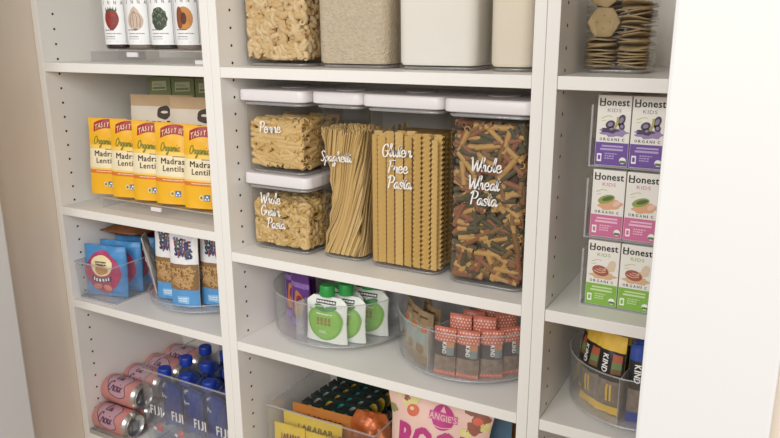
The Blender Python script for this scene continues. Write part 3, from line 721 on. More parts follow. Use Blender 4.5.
# ------------------------------------------------------------------ cans in their rack
cpink = M('salmon can paint', '#cb8b84', .38, metal=.15, var=.10, vscale=18); clav = M('lavender can panel', '#b7929c', .4); cscr = M('plum script', '#5b3350', .5); alu = M('aluminium', '#cfcdc8', .28, metal=.9)
def can():
    t = thing('drink_can', '', 'can'); X = Matrix.Rotation(PI / 2, 4, 'Y'); r = .0327
    m = MB(); m.lathe([(.024, 0.0), (.0262, .0015), (.031, .007), (r, .011), (r, .106), (.0322, .108)], cpink, 36, X=X)
    def S(x, z, off):   # x along the can, z around
        a = 2.30 - z / r; return (x, (r + off) * math.cos(a), (r + off) * math.sin(a))
    pts = [(.024, .030), (.050, .036), (.074, .030), (.088, .016), (.080, -.006), (.090, -.026), (.070, -.036), (.040, -.030), (.030, -.016), (.020, .004)]
    def Sb(u, v):
        i = u * len(pts); a = pts[int(i) % len(pts)]; c = pts[(int(i) + 1) % len(pts)]; f = i - int(i); x, z = a[0] + (c[0] - a[0]) * f, a[1] + (c[1] - a[1]) * f
        return S(.056 + (x - .056) * (v * .999 + .001), z * (v * .999 + .001), .0004)
    m.grid(Sb, 36, 4, clav, wrap=True)
    m.stroke(S, pts + [pts[0]], .0016, cscr, .0006, brush=False)
    SS = lambda x, z, off: S(.058 + (z - .0) * .9, -(x), off)
    def T(x, z, off): return S(x, z, off)
    m.script('La', lambda x, z, off: S(.056 + x, z, off), -.016, .008, .0105, .0030, cscr, .0008); m.script('Croix', lambda x, z, off: S(.056 + x, z, off), -.028, -.022, .0120, .0030, cscr, .0008)
    m.build('body', t)
    m = MB(); m.lathe([(.0322, .108), (.030, .113), (.0268, .1195), (.0272, .1208), (.0262, .1214), (.0250, .1200), (.0245, .1165), (.004, .1165)], alu, 36, X=X); lid = m.build('lid', t)
    m = MB(); m.box(-.012, .012, -.0065, .0065, .0172, .0180, alu, .0003, X=Matrix.Translation((.1002, 0, 0)) @ X); tb = m.build('pull_tab', lid)
    return t
c0 = can(); yl = [.0345, .1015, .1685, .2355]; yu = [.0680, .1350, .2020, .2690]
zl, zu = S4 + .0362, S4 + .0362 + .0585
posn = ['front', 'second from the front', 'third from the front', 'rearmost']
for k, (ys, z, row) in enumerate(((yl, zl, 'lower'), (yu, zu, 'upper'))):
    for i, y in enumerate(ys):
        lab = 'salmon pink drink can in the %s row, %s' % (row, ['at the very front', 'second back', 'third back', 'farthest back'][i])
        if k == 0 and i == 0: c0.location = (-1.3865, y, z); c0['label'] = lab; c0['group'] = 'pink drink cans lying in the rack'
        else: dup(c0, (-1.3865, y, z), (0.35 * (i % 3 - 1) + .1 * k, 0, 0), lab)
t = thing('can_rack', 'low clear rack under the pink drink cans', 'can rack', (-1.330, 0, S4))
m = MB(); m.box(-.0575, .060, .0012, .30, .0003, .0028, acry, .0003); m.build('tray', t)
m = MB(); m.box(-.0575, .060, .0003, .0018, .0003, .0120, M('grey clear plastic edge', '#a9a49d', .35)); m.build('front_lip', t)
m = MB(); m.box(-.0595, -.0577, .001, .30, .0003, .012, acry_edge); m.box(-.0588, -.0578, .020, .023, .012, .06, acry_edge); m.build('side_rail', t)

# ------------------------------------------------------------------ water bottles
water = CLEAR('bottle plastic', (.86, .90, .965), .05, .45, .08); capb = M('blue bottle cap', '#1d3fa3', .4); blab = M('blue back label', '#33509a', .5, var=.5, vscale=45); hib = M('hibiscus pink', '#c8405a', .5)
def bottle():
    t = thing('water_bottle', '', 'water bottle'); w = .0615; m = MB()
    lv = [(.0006, .006), (.003, .0015), (.010, .0005), (.05, .0005), (.055, .0018), (.060, .0005), (.124, .0005), (.136, .004), (.146, .0125), (.155, .0185), (.163, .0200), (.170, .0200)]
    rings = [rrect(w - 2 * i, w - 2 * i, min(.016 + max(0, (i - .002)) * .9, (w - 2 * i) / 2 - .0002), z, 5) for z, i in lv]
    m.loft(rings, water, True); m.build('body', t)
    m = MB(); m.lathe([(.0142, .1675), (.0150, .169), (.0150, .1865), (.0135, .1882)], capb, 28)
    for k in range(28): a = 2 * PI * k / 28; m.box(.0148, .0154, -.0006, .0006, .170, .1855, capb, X=Matrix.Rotation(a, 4, 'Z'))
    m.build('cap', t)
    m = MB(); ww = w - .003
    ring = rrect(ww, ww, .0148, 0, 5); n = len(ring)
    back = [p for p in ring if p[1] > .004]
    back = sorted(back, key=lambda p: math.atan2(p[1], p[0]))
    vs = [(p[0], p[1], z) for z in (.022, .148) for p in back]; k = len(back)
    m.add([(p[0] * (1 if z < .133 else .86), p[1] * (1 if z < .133 else .86), z) for z in (.022, .130, .136) for p in back], [[j * k + i, j * k + i + 1, (j + 1) * k + i + 1, (j + 1) * k + i] for j in range(2) for i in range(k - 1)], blab, True); m.build('blue_back_label', t)
    m = MB(); S = flat(-w / 2 + .0003)
    x = -.0215
    for ch, wd in (('F', .008), ('I', .0028), ('J', .008), ('I', .0028)): m.text(ch, S, x, x + wd, .082, .104, whitep, .0008, .02); x += wd + .0045
    m.build('front_lettering', t)
    m = MB()
    for k in range(5): a = 2 * PI * k / 5 + .3; m.oval(S, .004 + .006 * math.cos(a), .052 + .006 * math.sin(a), .0062, .0048, hib, .0007 + .0002 * k, rot=a, n=12)
    m.stroke(S, [(.004, .052), (.009, .058), (.012, .063)], .0014, M('stamen yellow', '#e8c95a', .5), .002); m.oval(S, -.013, .045, .006, .0045, whitep, .0006, n=12, shape=lambda a: 1 + .2 * math.cos(5 * a))
    m.build('flower_print', t)
    return t
b0 = bottle(); xs = [-1.1880, -1.1210, -1.0540, -.9870]; ys = [.066, .1325, .199, .2655]; k = 0
for j, y in enumerate(ys):
    for i, x in enumerate(xs):
        lab = 'blue capped water bottle in the bin, %s row, %s' % (['front', 'second', 'third', 'rear'][j], ['leftmost', 'second from left', 'third from left', 'rightmost'][i])
        if k == 0: b0.location = (x, y, S4 + .0037); b0['label'] = lab; b0['group'] = 'water bottles in the clear bin'
        else: dup(b0, (x + (.001 * ((i * 7 + j * 5) % 3 - 1)), y, S4 + .0037), (0, 0, math.radians(((i * 5 + j * 3) % 5 - 2) * 1.0)), lab)
        k += 1

# ------------------------------------------------------------------ pouches in the left turntable
TZ = S3 + .0154
purp = M('purple pouch', '#5c2f7a', .32, var=.15, vscale=30); purpl = M('light purple print', '#8f6ab0', .4); purpo = M('orange print', '#c2763a', .45); dplum = M('dark plum pouch', '#3a1d33', .45)
def purple_pouch(seed):
    m = MB(); S = packet(m, .054, .110, .016, bands((.12, purpl), (.72, purp), (.8, purpl), (2, purp)), purp, seed=seed, crin=.0010)
    m.oval(S, .003, .048, .016, .026, purpo, .0009, shape=lambda a: 1 + .12 * math.cos(3 * a)); m.oval(S, .006, .055, .009, .011, M('plum print', '#7a2a4a', .5), .0013); m.stroke(S, [(-.018, .082), (0, .086), (.018, .080)], .006, purpl, .0009)
    m.stroke(S, [(-.022, .02), (-.016, .05), (-.022, .08)], .003, purpl, .001)
    return m
pp = purple_pouch(1).build('purple_pouch', loc=(-.8520, .1210, TZ + .0030)); pp.rotation_euler = (math.radians(-3), math.radians(-2), math.radians(-14)); tag(pp, 'leftmost purple pouch with orange print in the left turntable', 'food pouch', 'purple pouches in the turntable')
dup(pp, (-.8140, .0920, TZ + .0030), (math.radians(-3), math.radians(-2), math.radians(-14)), 'second purple pouch from the left, beside the turntable divider')
dup(pp, (-.8400, .1490, TZ + .0030), (math.radians(-3), math.radians(-2), math.radians(-14)), 'purple pouch at the back left of the turntable')
m = MB(); S = packet(m, .098, .132, .022, dplum, dplum, seed=8, crin=.0012)
specks(m, S, -.030, .030, .112, 1, M('gold print', '#b0906c', .5), .006, seed=3)
o = m.build('dark_pouch', loc=(-.7460, .2040, TZ + .001)); o.rotation_euler = (math.radians(-4), 0, math.radians(4)); tag(o, 'dark plum pouch with gold print behind the purple pouches', 'food pouch')
apw = M('white apple pouch', '#e6e9e2', .38); apg = M('apple green', '#76ab43', .45); apd = M('apple dark green', '#4b8a4a', .45); capg = M('green pouch cap', '#2f9a48', .4); apb = M('apple brown print', '#8e7c3c', .5)
def apple_pouch():
    def appl(a):   # broad shouldered apple with a dip at top and a notch below
        return 1 + .16 * max(0, math.sin(a)) * abs(math.cos(a)) * 2 - .17 * max(0, math.sin(a)) ** 8 - .06 * max(0, -math.sin(a)) * abs(math.cos(a)) * 2 - .05 * max(0, -math.sin(a)) ** 12
    t = thing('apple_pouch', '', 'food pouch'); m = MB(); w, h = .086, .0860
    S0 = packet(m, w, h, .020, apw, apw, seed=31, crin=.0006, fin=.04, waist=.03, sh=.32, nv=30)
    S = lambda x, z, off: S0(x, z * .845, off)
    m.oval(S, 0, .041, .0355, .0375, apg, .0009, n=40, rings=6, shape=appl)
    m.oval(S, 0, .041, .0305, .0325, M('apple light green', '#86bb52', .45), .0012, n=32, rings=6, shape=appl)
    for sx in (-1, 1): m.oval(S, sx * .011, .0775, .0125, .0065, apd, .0011, rot=sx * .35, n=16)
    m.rect(S, -.0205, .0205, .0860, .0945, black, .0011, 8, 2)
    x = -.019
    R = random.Random(2)
    for i in range(7): m.rect(S, x, x + .0042, .0882, .0922, whitep, .0015, 1, 1); m.rect(S, x + .0014, x + .0028, .0882, .0900, black, .0017, 1, 1); x += .0056
    for i in range(4): m.rect(S, -.015 + i * .0078, -.0095 + i * .0078, .040, .057, apb, .0014, 1, 3)
    m.rect(S, -.0165, .0165, .046, .0475, MATS['apple light green'], .0016, 4, 1)
    specks(m, S, -.017, .018, .0635, 1, MATS['white print'], .0024, seed=1, off=.0014); specks(m, S, -.010, .012, .026, 2, whitep, .0016, .0035, seed=2, off=.0014); m.oval(S, -.031, .072, .004, .004, M('pale grey print', '#b9bdb4', .5), .0008, n=10)
    m.build('pouch_body', t)
    m = MB(); m.lathe([(.0065, .083), (.0065, .094)], apw, 16); sp = m.build('spout', t)
    m = MB(); m.lathe([(.0128, .0872), (.0138, .0882), (.0132, .1062), (.0118, .1078)], capg, 24)
    for k in range(20): m.box(.0130, .0140, -.0008, .0008, .0890, .1055, capg, X=Matrix.Rotation(2 * PI * k / 20, 4, 'Z'))
    m.build('cap', t)
    return t
a0 = apple_pouch(); a0.scale = (1.03, 1.03, 1.04); a0.location = (-.7270, .0565, TZ + .0020); a0.rotation_euler = (math.radians(-3), 0, math.radians(3)); a0['label'] = 'frontmost white apple pouch with a green cap in the turntable'; a0['group'] = 'white apple pouches with green caps'
dup(a0, (-.7010, .0810, TZ + .0008), (math.radians(-3), 0, math.radians(3)), 'second white apple pouch from the front, right of the frontmost one')
dup(a0, (-.6800, .1310, TZ + .0008), (math.radians(-3), 0, math.radians(3)), 'third white apple pouch, rightmost of those facing out')
dup(a0, (-.7220, .1060, TZ + .0008), (math.radians(-3), 0, math.radians(3)), 'apple pouch hidden behind the frontmost one, its green cap showing')
dup(a0, (-.7000, .1560, TZ + .0008), (math.radians(-3), 0, math.radians(3)), 'apple pouch at the back of the turntable, behind the others')

# ------------------------------------------------------------------ snack bars
def down(m, S, word, x, ztop, tall, wide, mat):
    z = ztop
    for ch in word:
        wd = wide if ch != 'I' else wide * .25
        # turned a quarter clockwise: reads from top to bottom
        T = lambda a, b, off, z=z, wd=wd: S(x - tall / 2 + b, z - a, off)
        m.text(ch, T, 0, wd, 0, tall, mat, .0010, .02); z -= wd + wide * .28
def bar(w, h, T, front, back, seed, deco=None, fin=.045, nv=30):
    m = MB(); S = packet(m, w, h, T, front, back, gusset=False, seed=seed, crin=.0007, fin=fin, nv=nv, nu=10)
    if deco: deco(m, S)
    return m
coral = M('coral wrapper', '#c4705c', .4); coraldot = M('pale dot', '#ecc4b2', .5); dgrey = M('dark grey band', '#4d4b4a', .45); nutm = M('nut bar seen through film', '#8d7b6c', .5, var=.35, vscale=110); tealp = M('teal print', '#808f8c', .45); peachp = M('peach print', '#c08a62', .45)
def coral_deco(h):
    def f(m, S):
        for j in range(4 if h < .095 else 7):
            for i in range(7): m.oval(S, -.0165 + i * .0055 + (.00275 if j % 2 else 0), .0650 + j * .0052, .0015, .0015, coraldot, .0006, n=8, rings=1)
        for i in range(7): m.oval(S, -.0165 + i * .0055, .0045, .0013, .0013, coraldot, .0006, n=8, rings=1)
        m.rect(S, .0045, .0175, .038, .052, tealp, .0006); m.rect(S, .0045, .0175, .052, .0612, peachp, .0006)
        down(m, S, 'KIND', .0015, .0605, .0068, .0048, whitep)
    return f
def coral_bar(h): return bar(.0395, h, .016, bands((.008 / h, coral), (.036 / h, nutm), (.0615 / h, dgrey), (2, coral)), coral, 1, coral_deco(h), nv=44).build('snack_bar')
cb = coral_bar(.0860)
cb.location = (-.4730, .0410, TZ + .0006); cb.rotation_euler = (math.radians(-4), 0, math.radians(3)); tag(cb, 'coral dotted snack bar in the front row, next to the turntable divider', 'snack bar', 'coral dotted bars in the right turntable')
cb2 = coral_bar(.1040)
cb2.location = (-.4560, .0665, TZ + .0006); cb2.rotation_euler = (math.radians(-3), 0, math.radians(4)); tag(cb2, 'taller coral dotted snack bar in the second row, leftmost', 'snack bar', 'coral dotted bars in the right turntable')
cxy = (-.472, .166)
for x, y, rz, lab in ((-.4325, .0460, 8, 'coral dotted snack bar, second from left in the front row'), (-.3970, .0665, 24, 'coral dotted snack bar, third from left in the front row'), (-.3720, .0970, 45, 'coral dotted snack bar nearest the white divider panel')):
    dup(cb, (x, y, TZ + .0006), (math.radians(-4), 0, math.radians(rz)), lab)
for i, (x, y, rz, lab) in enumerate(((-.4150, .0760, 14, 'taller coral dotted snack bar in the second row, middle'), (-.3890, .1125, 38, 'taller coral dotted snack bar in the second row, rightmost'),
                                   (-.4420, .0920, 5, 'coral dotted snack bar in the third row, on the left'), (-.4260, .1170, 14, 'coral dotted snack bar in the third row, on the right'), (-.4330, .1450, 10, 'coral dotted snack bar at the very back of its section'))):
    dup(cb2, (x, y, TZ + .0006), (math.radians(-3), 0, math.radians(rz)), lab)
tan_ = M('tan wrapper', '#92795a', .42, var=.25, vscale=50); paleg = M('pale green wrapper', '#9d947b', .42)
def tan_deco(m, S):
    m.oval(S, .004, .068, .0075, .0062, M('orange fruit print', '#c0622f', .5), .0007); m.rect(S, -.0165, .0165, .040, .062, M('teal grey print', '#8fa3a0', .45), .0006); specks(m, S, -.012, .013, .086, 1, darkb, .0028, .006, 5); m.oval(S, -.004, .030, .012, .010, M('oat cluster print', '#8c6b46', .6, var=.3, vscale=100), .0007)
tb = bar(.0385, .098, .015, bands((.2, tan_), (.78, paleg), (2, tan_)), tan_, 2, tan_deco).build('granola_bar')
tb.location = (-.5780, .1010, TZ + .0006); tb.rotation_euler = (math.radians(-5), 0, math.radians(-46)); tag(tb, 'tan granola bar at the far left of the right turntable', 'snack bar', 'tan granola bars in the right turntable')
for x, y, rz, lab in ((-.5510, .0740, -36, 'tan granola bar, second from left in the right turntable'), (-.5230, .0550, -22, 'tan granola bar, beside the divider of the right turntable'), (-.5540, .1220, -46, 'tan granola bar behind the leftmost one'), (-.5220, .0840, -26, 'tan granola bar behind the one beside the divider')):
    dup(tb, (x, y, TZ + .0006), (math.radians(-5), 0, math.radians(rz)), lab)
yelb = M('gold yellow wrapper', '#e0b848', .38); kblk = M('black band', '#23211f', .4); kred = M('orange red print', '#a8573a', .45); kgrn = M('green print', '#6f8450', .45); knut = M('clear film over nuts', '#83776a', .45, var=.35, vscale=100); kblu = M('royal blue wrapper', '#24459c', .38)
def kind_deco(m, S):
    m.rect(S, .003, .0175, .0860, .0985, kred, .0006); m.rect(S, .003, .0175, .0760, .0860, kgrn, .0006); m.rect(S, .003, .0175, .0680, .0760, M('brown stripe', '#7a5a3c', .5), .0006)
    down(m, S, 'KIND', -.0080, .0960, .0094, .0068, whitep)
    for i in range(2): m.rect(S, -.002 + i * .0055, .001 + i * .0055, .022, .050, yelb, .0008, 1, 6)
kb = bar(.0410, .128, .016, bands((.11, yelb), (.44, knut), (.795, kblk), (2, yelb)), yelb, 3, kind_deco).build('nut_bar')
kcx, kcy = -.1635, .1275
kb.location = (-.1960, .0440, TZ + .0006); kb.rotation_euler = (math.radians(-5), 0, math.radians(-14)); tag(kb, 'frontmost yellow topped nut bar in the right bay turntable', 'snack bar', 'yellow topped nut bars in the right bay')
for x, y, rz, lab in ((-.2310, .0640, -40, 'yellow topped nut bar, left of the frontmost one'), (-.2520, .1040, -68, 'yellow topped nut bar at the far left of the small turntable'), (-.1955, .0780, -12, 'yellow topped nut bar directly behind the frontmost one')):
    dup(kb, (x, y, TZ + .0006), (math.radians(-5), 0, math.radians(rz)), lab)
def blue_deco(m, S):
    kind_deco(m, S)
kbb = bar(.0410, .122, .016, bands((.14, kblu), (.44, knut), (.79, kblk), (2, kblu)), kblu, 4, lambda m, S: down(m, S, 'KIND', -.0080, .0920, .0094, .0068, whitep)).build('nut_bar')
kbb.location = (-.1460, .0360, TZ + .0006); kbb.rotation_euler = (math.radians(-5), 0, math.radians(6)); tag(kbb, 'blue topped nut bar right of the turntable divider', 'snack bar', 'blue topped nut bars in the right bay')
dup(kbb, (-.1440, .0640, TZ + .0006), (math.radians(-4), 0, math.radians(4)), 'blue topped nut bar behind the front blue one')

# ------------------------------------------------------------------ packets in the bottom middle bin
BZ = S4 + .0040
ly = M('lemon wrapper', '#e2c33c', .36, var=.06, vscale=20); lor = M('orange wrapper', '#c07a3a', .38, var=.08, vscale=20); maroon = M('maroon print', '#6f2230', .5); olivep = M('olive print', '#6d6428', .5)
def big_packet(col, ink, w, h, seed, word):
    m = MB(); S = packet(m, w, h, .020, col, col, gusset=False, seed=seed, crin=.0010, fin=.05)
    m.text(word, S, -w * .22, w * .36, h - .030, h - .018, ink, .0010, .02)
    m.rect(S, -w * .4, w * .4, h * .2, h * .28, ink, .0008, 8, 2)
    return m
yb = big_packet(ly, maroon, .074, .152, 1, 'LARABAR').build('snack_packet', loc=(-.8215, .0440, BZ + .0008)); yb.rotation_euler = (math.radians(-3), 0, math.radians(4)); tag(yb, 'yellow snack packet at the front left of the bottom bin', 'snack packet', 'yellow packets in the bottom bin')
dup(yb, (-.7440, .0440, BZ - .0006 + .001), (math.radians(-3), 0, math.radians(2)), 'yellow snack packet at the front right of the bottom bin')
yb2 = big_packet(ly, olivep, .140, .163, 2, 'LARABAR').build('snack_packet', loc=(-.7860, .0720, BZ + .0008)); yb2.rotation_euler = (math.radians(-3), 0, math.radians(3)); tag(yb2, 'wide yellow snack packet behind the two small yellow ones', 'snack packet', 'yellow packets in the bottom bin')
ob = big_packet(lor, maroon, .146, .171, 3, 'LARABAR').build('snack_packet', loc=(-.7790, .1000, BZ + .0008)); ob.rotation_euler = (math.radians(-3), 0, math.radians(3)); tag(ob, 'orange snack packet with maroon lettering behind the yellow packets', 'snack packet')
dkg = M('dark green wrapper', '#22362f', .36, var=.2, vscale=40); wyel = M('yellow wrapper patch', '#c9a83c', .45); wteal = M('teal wrapper patch', '#2f8f88', .45); wgrey = M('silver wrapper patch', '#9aa39c', .4)
def zig_packet(seed):
    m = MB(); w, h = .150, .160; S = packet(m, w, h, .020, dkg, dkg, gusset=False, seed=seed, crin=.0012, fin=.05)
    n = 5
    for i in range(n):
        x0 = -w / 2 + .002 + i * (w - .004) / n; x1 = x0 + (w - .004) / n
        vs = [S(x0, h, .0), S(x1, h, .0), ((x0 + x1) / 2, S(x0, h, 0)[1], h + .013)]
        vs2 = [(a[0], a[1] + .0012, a[2]) for a in vs]
        m.add(vs + vs2, [(0, 1, 2), (5, 4, 3), (0, 2, 5, 3), (2, 1, 4, 5), (0, 3, 4, 1)], black)
        col = (wgrey, wyel, wteal)[i % 3]
        m.oval(S, (x0 + x1) / 2, h - .024, .0115, .021, col, .0012, rot=-.4, n=12)
        m.oval(S, (x0 + x1) / 2 + .003, h - .056, .012, .012, (wteal, wgrey, dkg)[i % 3], .0010, rot=.5, n=12)
    return m
z0 = zig_packet(4).build('snack_packet', loc=(-.7760, .1330, BZ + .0008)); z0.rotation_euler = (math.radians(-2), 0, math.radians(3)); tag(z0, 'dark green packet with a zigzag top, frontmost of its row', 'snack packet', 'dark green zigzag packets')
for i, lab in enumerate(('second', 'third', 'fourth', 'fifth')):
    dup(z0, (-.775 + .002 * i, .166 + .0300 * i, BZ + .0008), (math.radians(-2), 0, math.radians(3 - i)), 'dark green packet with a zigzag top, %s from the front of its row' % lab)
m = MB(); copper = M('copper foil', '#b9622f', .3, metal=.3, bump=.5, bscale=40, var=.2, vscale=25)
packet(m, .086, .196, .036, copper, copper, gusset=False, seed=22, crin=.0040, nv=30, sh=.25)
o = m.build('foil_packet', loc=(-.6600, .0950, BZ + .0008)); o.rotation_euler = (math.radians(-4), 0, math.radians(8)); tag(o, 'shiny copper foil packet at the right of the bottom bin', 'snack packet')

m = MB(); rust = M('rust brown wrapper', '#8f4c35', .36, var=.1, vscale=20); S = packet(m, .088, .160, .024, rust, rust, gusset=False, seed=27, crin=.0014, fin=.05); m.text('LARABAR', S, -.030, .030, .128, .138, M('cream wrapper print', '#d9c3a0', .5), .0012, .02)
o = m.build('snack_packet', loc=(-.6570, .0470, BZ + .0008)); o.rotation_euler = (math.radians(-3), 0, math.radians(6)); tag(o, 'rust brown snack packet in front of the copper foil packet', 'snack packet')
# --- popcorn bag
pop = M('pink popcorn bag', '#e6c2b4', .4, var=.07, vscale=18); mag = M('magenta lettering', '#b8397c', .45); py_ = M('popcorn yellow', '#dcd08c', .5, var=.12, vscale=80); pbr = M('chocolate print', '#935a48', .5, var=.15, vscale=60); por = M('coral fruit print', '#d2664a', .5)
m = MB(); W_, H_ = .215, .312
S = packet(m, W_, H_, .06, pop, pop, seed=41, crin=.0018, nv=34, nu=20, fin=.04, flare=.12)
def lump(a): return 1 + .14 * math.cos(5 * a + .5) + .08 * math.cos(3 * a)
m.oval(S, .012, H_ - .042, 0.0220, .0225, mag, .0012, n=28, rings=4); m.stroke(S, [(-.006, H_ - .057), (.012, H_ - .060), (.030, H_ - .057)], .0022, M('pale pink print', '#e3b3b6', .5), .0018)
m.rect(S, -.0155, .0395, H_ - .0490, H_ - .0350, M('rose print', '#c65a90', .45), .0015, 8, 2); m.text("ANGIE'S", S, -.0145, .0385, H_ - .0475, H_ - .0365, MATS['pale pink print'], .0019, .02)
m.poly(S, [(.006, H_ - .033), (.012, H_ - .021), (.018, H_ - .033)], MATS['pale pink print'], .0018)
m.text('BOOM', S, -.070, .082, H_ - .120, H_ - .068, mag, .0014, .03)
m.text('CHICKA', S, -.074, .078, H_ - .158, H_ - .126, mag, .0014, .03); m.text('POP', S, -.060, .064, H_ - .212, H_ - .164, mag, .0014, .03)
for x, z, r_, mm in ((-.055, -.026, .015, py_), (-.078, -.020, .008, py_), (-.040, -.018, .009, py_), (-.090, -.050, .010, M('olive leaf print', '#8d8c5a', .5)), (.080, -.030, .016, pbr), (.062, -.018, .012, pbr), (.070, -.050, .014, pbr), (.090, -.046, .010, py_), (.055, -.062, .011, py_), (-.062, -.024, .006, pbr)):
    m.oval(S, x, H_ + z, r_, r_ * .85, mm, .0012, n=18, shape=lump)
m.oval(S, -.047, H_ - .042, .0115, .0105, por, .0016); m.oval(S, -.049, H_ - .039, .004, .003, py_, .002)
m.oval(S, .076, H_ - .036, .009, .007, por, .0016)
o = m.build('popcorn_bag', loc=(-.4880, .0480, S4 + .0020)); o.rotation_euler = (math.radians(-2), 0, math.radians(2)); tag(o, 'large pink popcorn bag with magenta lettering standing on the bottom shelf', 'popcorn bag')
m = MB(); packet(m, .130, .285, .04, M('slate blue bag', '#5c7d97', .45, var=.1, vscale=20), MATS['slate blue bag'], seed=44, crin=.0012)
o = m.build('blue_snack_bag', loc=(-.4390, .112, S4 + .0016)); o.rotation_euler = (math.radians(-2), 0, math.radians(4)); tag(o, 'slate blue bag behind the pink popcorn bag', 'snack bag')
m = MB(); packet(m, .120, .280, .035, M('ochre bag', '#8a5a20', .5, var=.1, vscale=20), MATS['ochre bag'], seed=45, crin=.0012)
o = m.build('ochre_snack_bag', loc=(-.3960, .162, S4 + .0005)); tag(o, 'brown bag between the blue bag and the divider', 'snack bag')

# ------------------------------------------------------------------ juice cartons
jw = M('carton white', '#efebe3', .45); jpur = M('carton purple', '#6f4f9c', .45); jpin = M('carton pink', '#d0719a', .45); jgr = M('carton green', '#86b648', .45); jserif = M('carton black print', '#221f1f', .5); straw_g = M('carton grey', '#c9c4bb', .5)
def carton(kind):
    w, d, h = .0468, .034, .1010; m = MB(); S = flat(-d / 2)
    m.box(-w / 2, w / 2, -d / 2, d / 2, 0, h, jw, .0008)
    band = {'grape': jpur, 'melon': jpin, 'apple': jgr}[kind]
    m.rect(S, -w / 2 + .0006, w / 2 - .0006, .0008, .034, band, .0003, 1, 1)
    for sx in (-1, 1): m.box(min(sx * w / 2, sx * (w / 2 + .0003)), max(sx * w / 2, sx * (w / 2 + .0003)), -d / 2 + .001, d / 2 - .001, .0008, .034, band)
    m.text('HONEST' if False else 'Honest', S, -w / 2 + .003, w / 2 - .003, .0865, .0965, jserif, .0005, .018)
    m.rect(S, -w / 2 + .003, -w / 2 + .010, .0858, .0870, jserif, .0005, 1, 1)
    m.text('KIDS', S, -.009, .010, .0775, .0825, {'grape': M('grey violet print', '#8d8794', .5), 'melon': jpin, 'apple': jgr}[kind], .0005)
    for i, ch in enumerate('ORGANIC'): m.text(ch, S, -.0175 + i * .0052, (-.0175 + i * .0052) + (.0032 if ch != 'I' else .0009), .0365, .0405, jserif, .0005, .01)
    lg = M('leaf tint', '#bfc98f', .5)
    m.stroke(S, [(-.017, .068), (-.008, .072), (-.002, .071)], .0016, lg, .0005); m.stroke(S, [(-.017, .064), (-.010, .066)], .0012, lg, .0005)
    if kind == 'grape':
        gl = M('lilac splash', '#9b86b0', .5); gd = M('grape dark', '#4d3b5c', .5)
        m.oval(S, .001, .049, .0195, .0065, gl, .0005, shape=lambda a: 1 + .18 * math.cos(7 * a)); m.oval(S, -.004, .0515, .012, .004, gd, .0007, shape=lambda a: 1 + .2 * math.cos(5 * a))
        bd = M('butterfly dark', '#4a3d4d', .5); by = M('butterfly olive', '#b3aa57', .5)
        for dx, dz, r1, r2, rt in ((.011, .0665, .0050, .0085, -.35), (-.004, .0600, .0070, .0055, .5), (.012, .0580, .0042, .0052, .3), (-.002, .0535, .005, .0035, .2)): m.oval(S, dx, dz, r1, r2, bd, .0009, rot=rt, n=14); m.oval(S, dx, dz, r1 * .55, r2 * .55, M('butterfly lilac', '#8f84a0', .5), .0011, rot=rt, n=12)
        m.stroke(S, [(.002, .054), (.0055, .062), (.006, .071)], .0028, by, .0013)
    elif kind == 'melon':
        m.oval(S, .004, .0500, .0175, .0075, M('peach splash', '#e0ab84', .5), .0005, rot=.15, shape=lambda a: 1 + .1 * math.cos(6 * a)); m.oval(S, -.002, .0580, .0125, .0060, M('avocado print', '#93a356', .5), .0007, rot=.35); m.oval(S, .000, .0590, .0085, .0030, M('olive dark print', '#5c6b34', .5), .0009, rot=.35); m.oval(S, .013, .0525, .006, .0035, M('pale pink splash', '#e7c4b4', .5), .0008, rot=.6)
    else:
        ap = M('apple red print', '#a85a48', .5); m.oval(S, .001, .0475, .0195, .0055, M('tan splash', '#d8b38c', .5), .0005, shape=lambda a: 1 + .15 * math.cos(6 * a)); m.oval(S, -.003, .0550, .0125, .0080, ap, .0007, rot=-.2)
        for k in range(3): m.stroke(S, [(-.013 + k * .004, .055 + k * .002), (-.004 + k * .003, .0520 + k * .003), (.005, .054 + k * .003)], .0014, M('pale flesh print', '#e6cdb6', .5), .0009)
        m.oval(S, .013, .0650, .0055, .0080, M('pale duck shape', '#ddc9ac', .5), .0007, rot=-.3); m.oval(S, .010, .0590, .008, .004, MATS['pale duck shape'], .0006)
    m.rect(S, -.020, -.0135, .006, .0175, whitep, .0006, 1, 1); m.rect(S, -.0185, -.015, .0085, .015, band, .0008, 1, 1)
    pale = {'grape': M('pale violet print', '#b9a6d2', .5), 'melon': M('pale rose print', '#efc0d3', .5), 'apple': M('pale lime print', '#c9e0a4', .5)}[kind]
    m.rect(S, -.014, .016, .0275, .0300, pale, .0006, 1, 1); m.rect(S, -.016, .016, .0225, .0255, pale, .0006, 1, 1); specks(m, S, -.009, .010, .017, 3, pale, .0018, .0034, 3, .0006)
    m.oval(S, .0165, .009, .0048, .0048, whitep, .0006, n=14); m.rect(S, .0125, .0205, .0055, .009, M('seal green', '#5c7a4e', .5), .0008, 1, 1)
    return m
tiers = (('apple', S2, 'bottom', 'green banded'), ('melon', S2 + .1075, 'middle', 'pink banded'), ('grape', S2 + .2150, 'top', 'purple banded'))
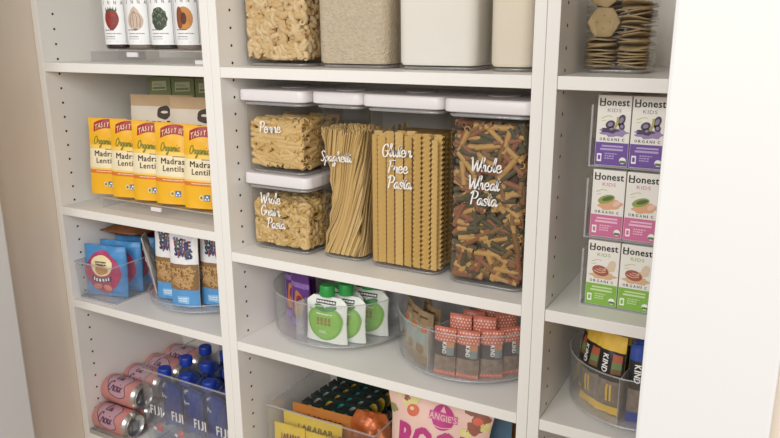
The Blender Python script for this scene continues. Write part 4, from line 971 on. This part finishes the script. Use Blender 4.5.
for kind, z, tier, colr in tiers:
    t = thing('stacking_tray', '%s clear tray of the stack, holding the %s drink cartons' % (tier, colr), 'tray', (-.1965, .095, z), (0, 0, 0), 'stacked clear trays of drink cartons')
    m = MB(); w, d, hh = .1080, .096, .0900
    m.box(-w / 2, w / 2, -d / 2, d / 2, .0004, .0024, acry_edge)
    m.box(-w / 2, -w / 2 + .002, -d / 2, d / 2, .0024, hh, acry); m.box(w / 2 - .002, w / 2, -d / 2, d / 2, .0024, hh, acry); m.box(-w / 2 + .002, w / 2 - .002, d / 2 - .002, d / 2, .0024, hh, acry)
    m.build('walls', t)
    m = MB()
    m.build('unused', t) if False else None
    for sx in (-1, 1):
        m = MB(); m.box(sx * (w / 2 - .001) - .0013, sx * (w / 2 - .001) + .0013, -d / 2 - .0006, -d / 2 + .0014, .0004, hh, acry_edge); m.build('front_edge', t)
    c = None
    for j in range(2):
        for i in range(2):
            loc = (-.2198 + i * .0484, .0680 + j * .0350, z + .0026); lab = '%s drink carton with a butterfly, ' % colr if kind == 'grape' else '%s drink carton, ' % colr
            lab += ('left in the front row of the %s tray' % tier, 'right in the front row of the %s tray' % tier, 'left, behind the front row of the %s tray' % tier, 'right, behind the front row of the %s tray' % tier)[j * 2 + i]
            if c is None: c = carton(kind).build('drink_carton', loc=loc); tag(c, lab, 'drink carton', 'drink cartons in the stacked trays')
            else: dup(c, loc, None, lab)

# ------------------------------------------------------------------ camera, light
cam = bpy.data.cameras.new('camera'); co = bpy.data.objects.new('camera', cam); COL.objects.link(co)
pi_, ya, ro = math.radians(14.717), math.radians(29.0996), math.radians(-.25995)
fw = Vector((-math.sin(ya) * math.cos(pi_), math.cos(ya) * math.cos(pi_), -math.sin(pi_)))
r_ = Vector((math.cos(ya), math.sin(ya), 0)); u_ = r_.cross(fw)
r2 = r_ * math.cos(ro) + u_ * math.sin(ro); u2 = -r_ * math.sin(ro) + u_ * math.cos(ro)
mw = Matrix((r2, u2, -fw)).transposed().to_4x4(); mw.translation = (0, -1, 1.4)
co.matrix_world = mw
cam.sensor_width = 36; cam.lens = 718.862 / 780 * 36; cam.clip_start = .02
sc.camera = co
w = bpy.data.worlds.new('room'); sc.world = w; w.use_nodes = True
w.node_tree.nodes['Background'].inputs['Color'].default_value = (1, .99, .98, 1); w.node_tree.nodes['Background'].inputs['Strength'].default_value = .42
def area(name, loc, target, size, energy, col=(1, .96, .9)):
    l = bpy.data.lights.new(name, 'AREA'); l.shape = 'RECTANGLE'; l.size, l.size_y = size; l.energy = energy; l.color = col
    o = bpy.data.objects.new(name, l); COL.objects.link(o); o.location = loc
    o.rotation_euler = (Vector(target) - Vector(loc)).to_track_quat('-Z', 'Y').to_euler(); return o
area('room_light', (-.45, -2.5, 2.2), (-.7, .1, 1.1), (2.0, 1.2), 41, (1, .99, .97))
area('side_fill_light', (1.3, -1.9, 2.0), (-1.3, 0, 1.1), (1.2, 1.2), 19, (1, .99, .975))  # added fill from the right, brightens the left wall and left panel
sc.view_settings.view_transform = 'Standard'; sc.view_settings.look = 'None'; sc.view_settings.gamma = 1; sc.view_settings.use_curve_mapping = False
sc.view_settings.exposure = .17
sc.cycles.transparent_max_bounces = 48; sc.cycles.max_bounces = 10; sc.cycles.diffuse_bounces = 5
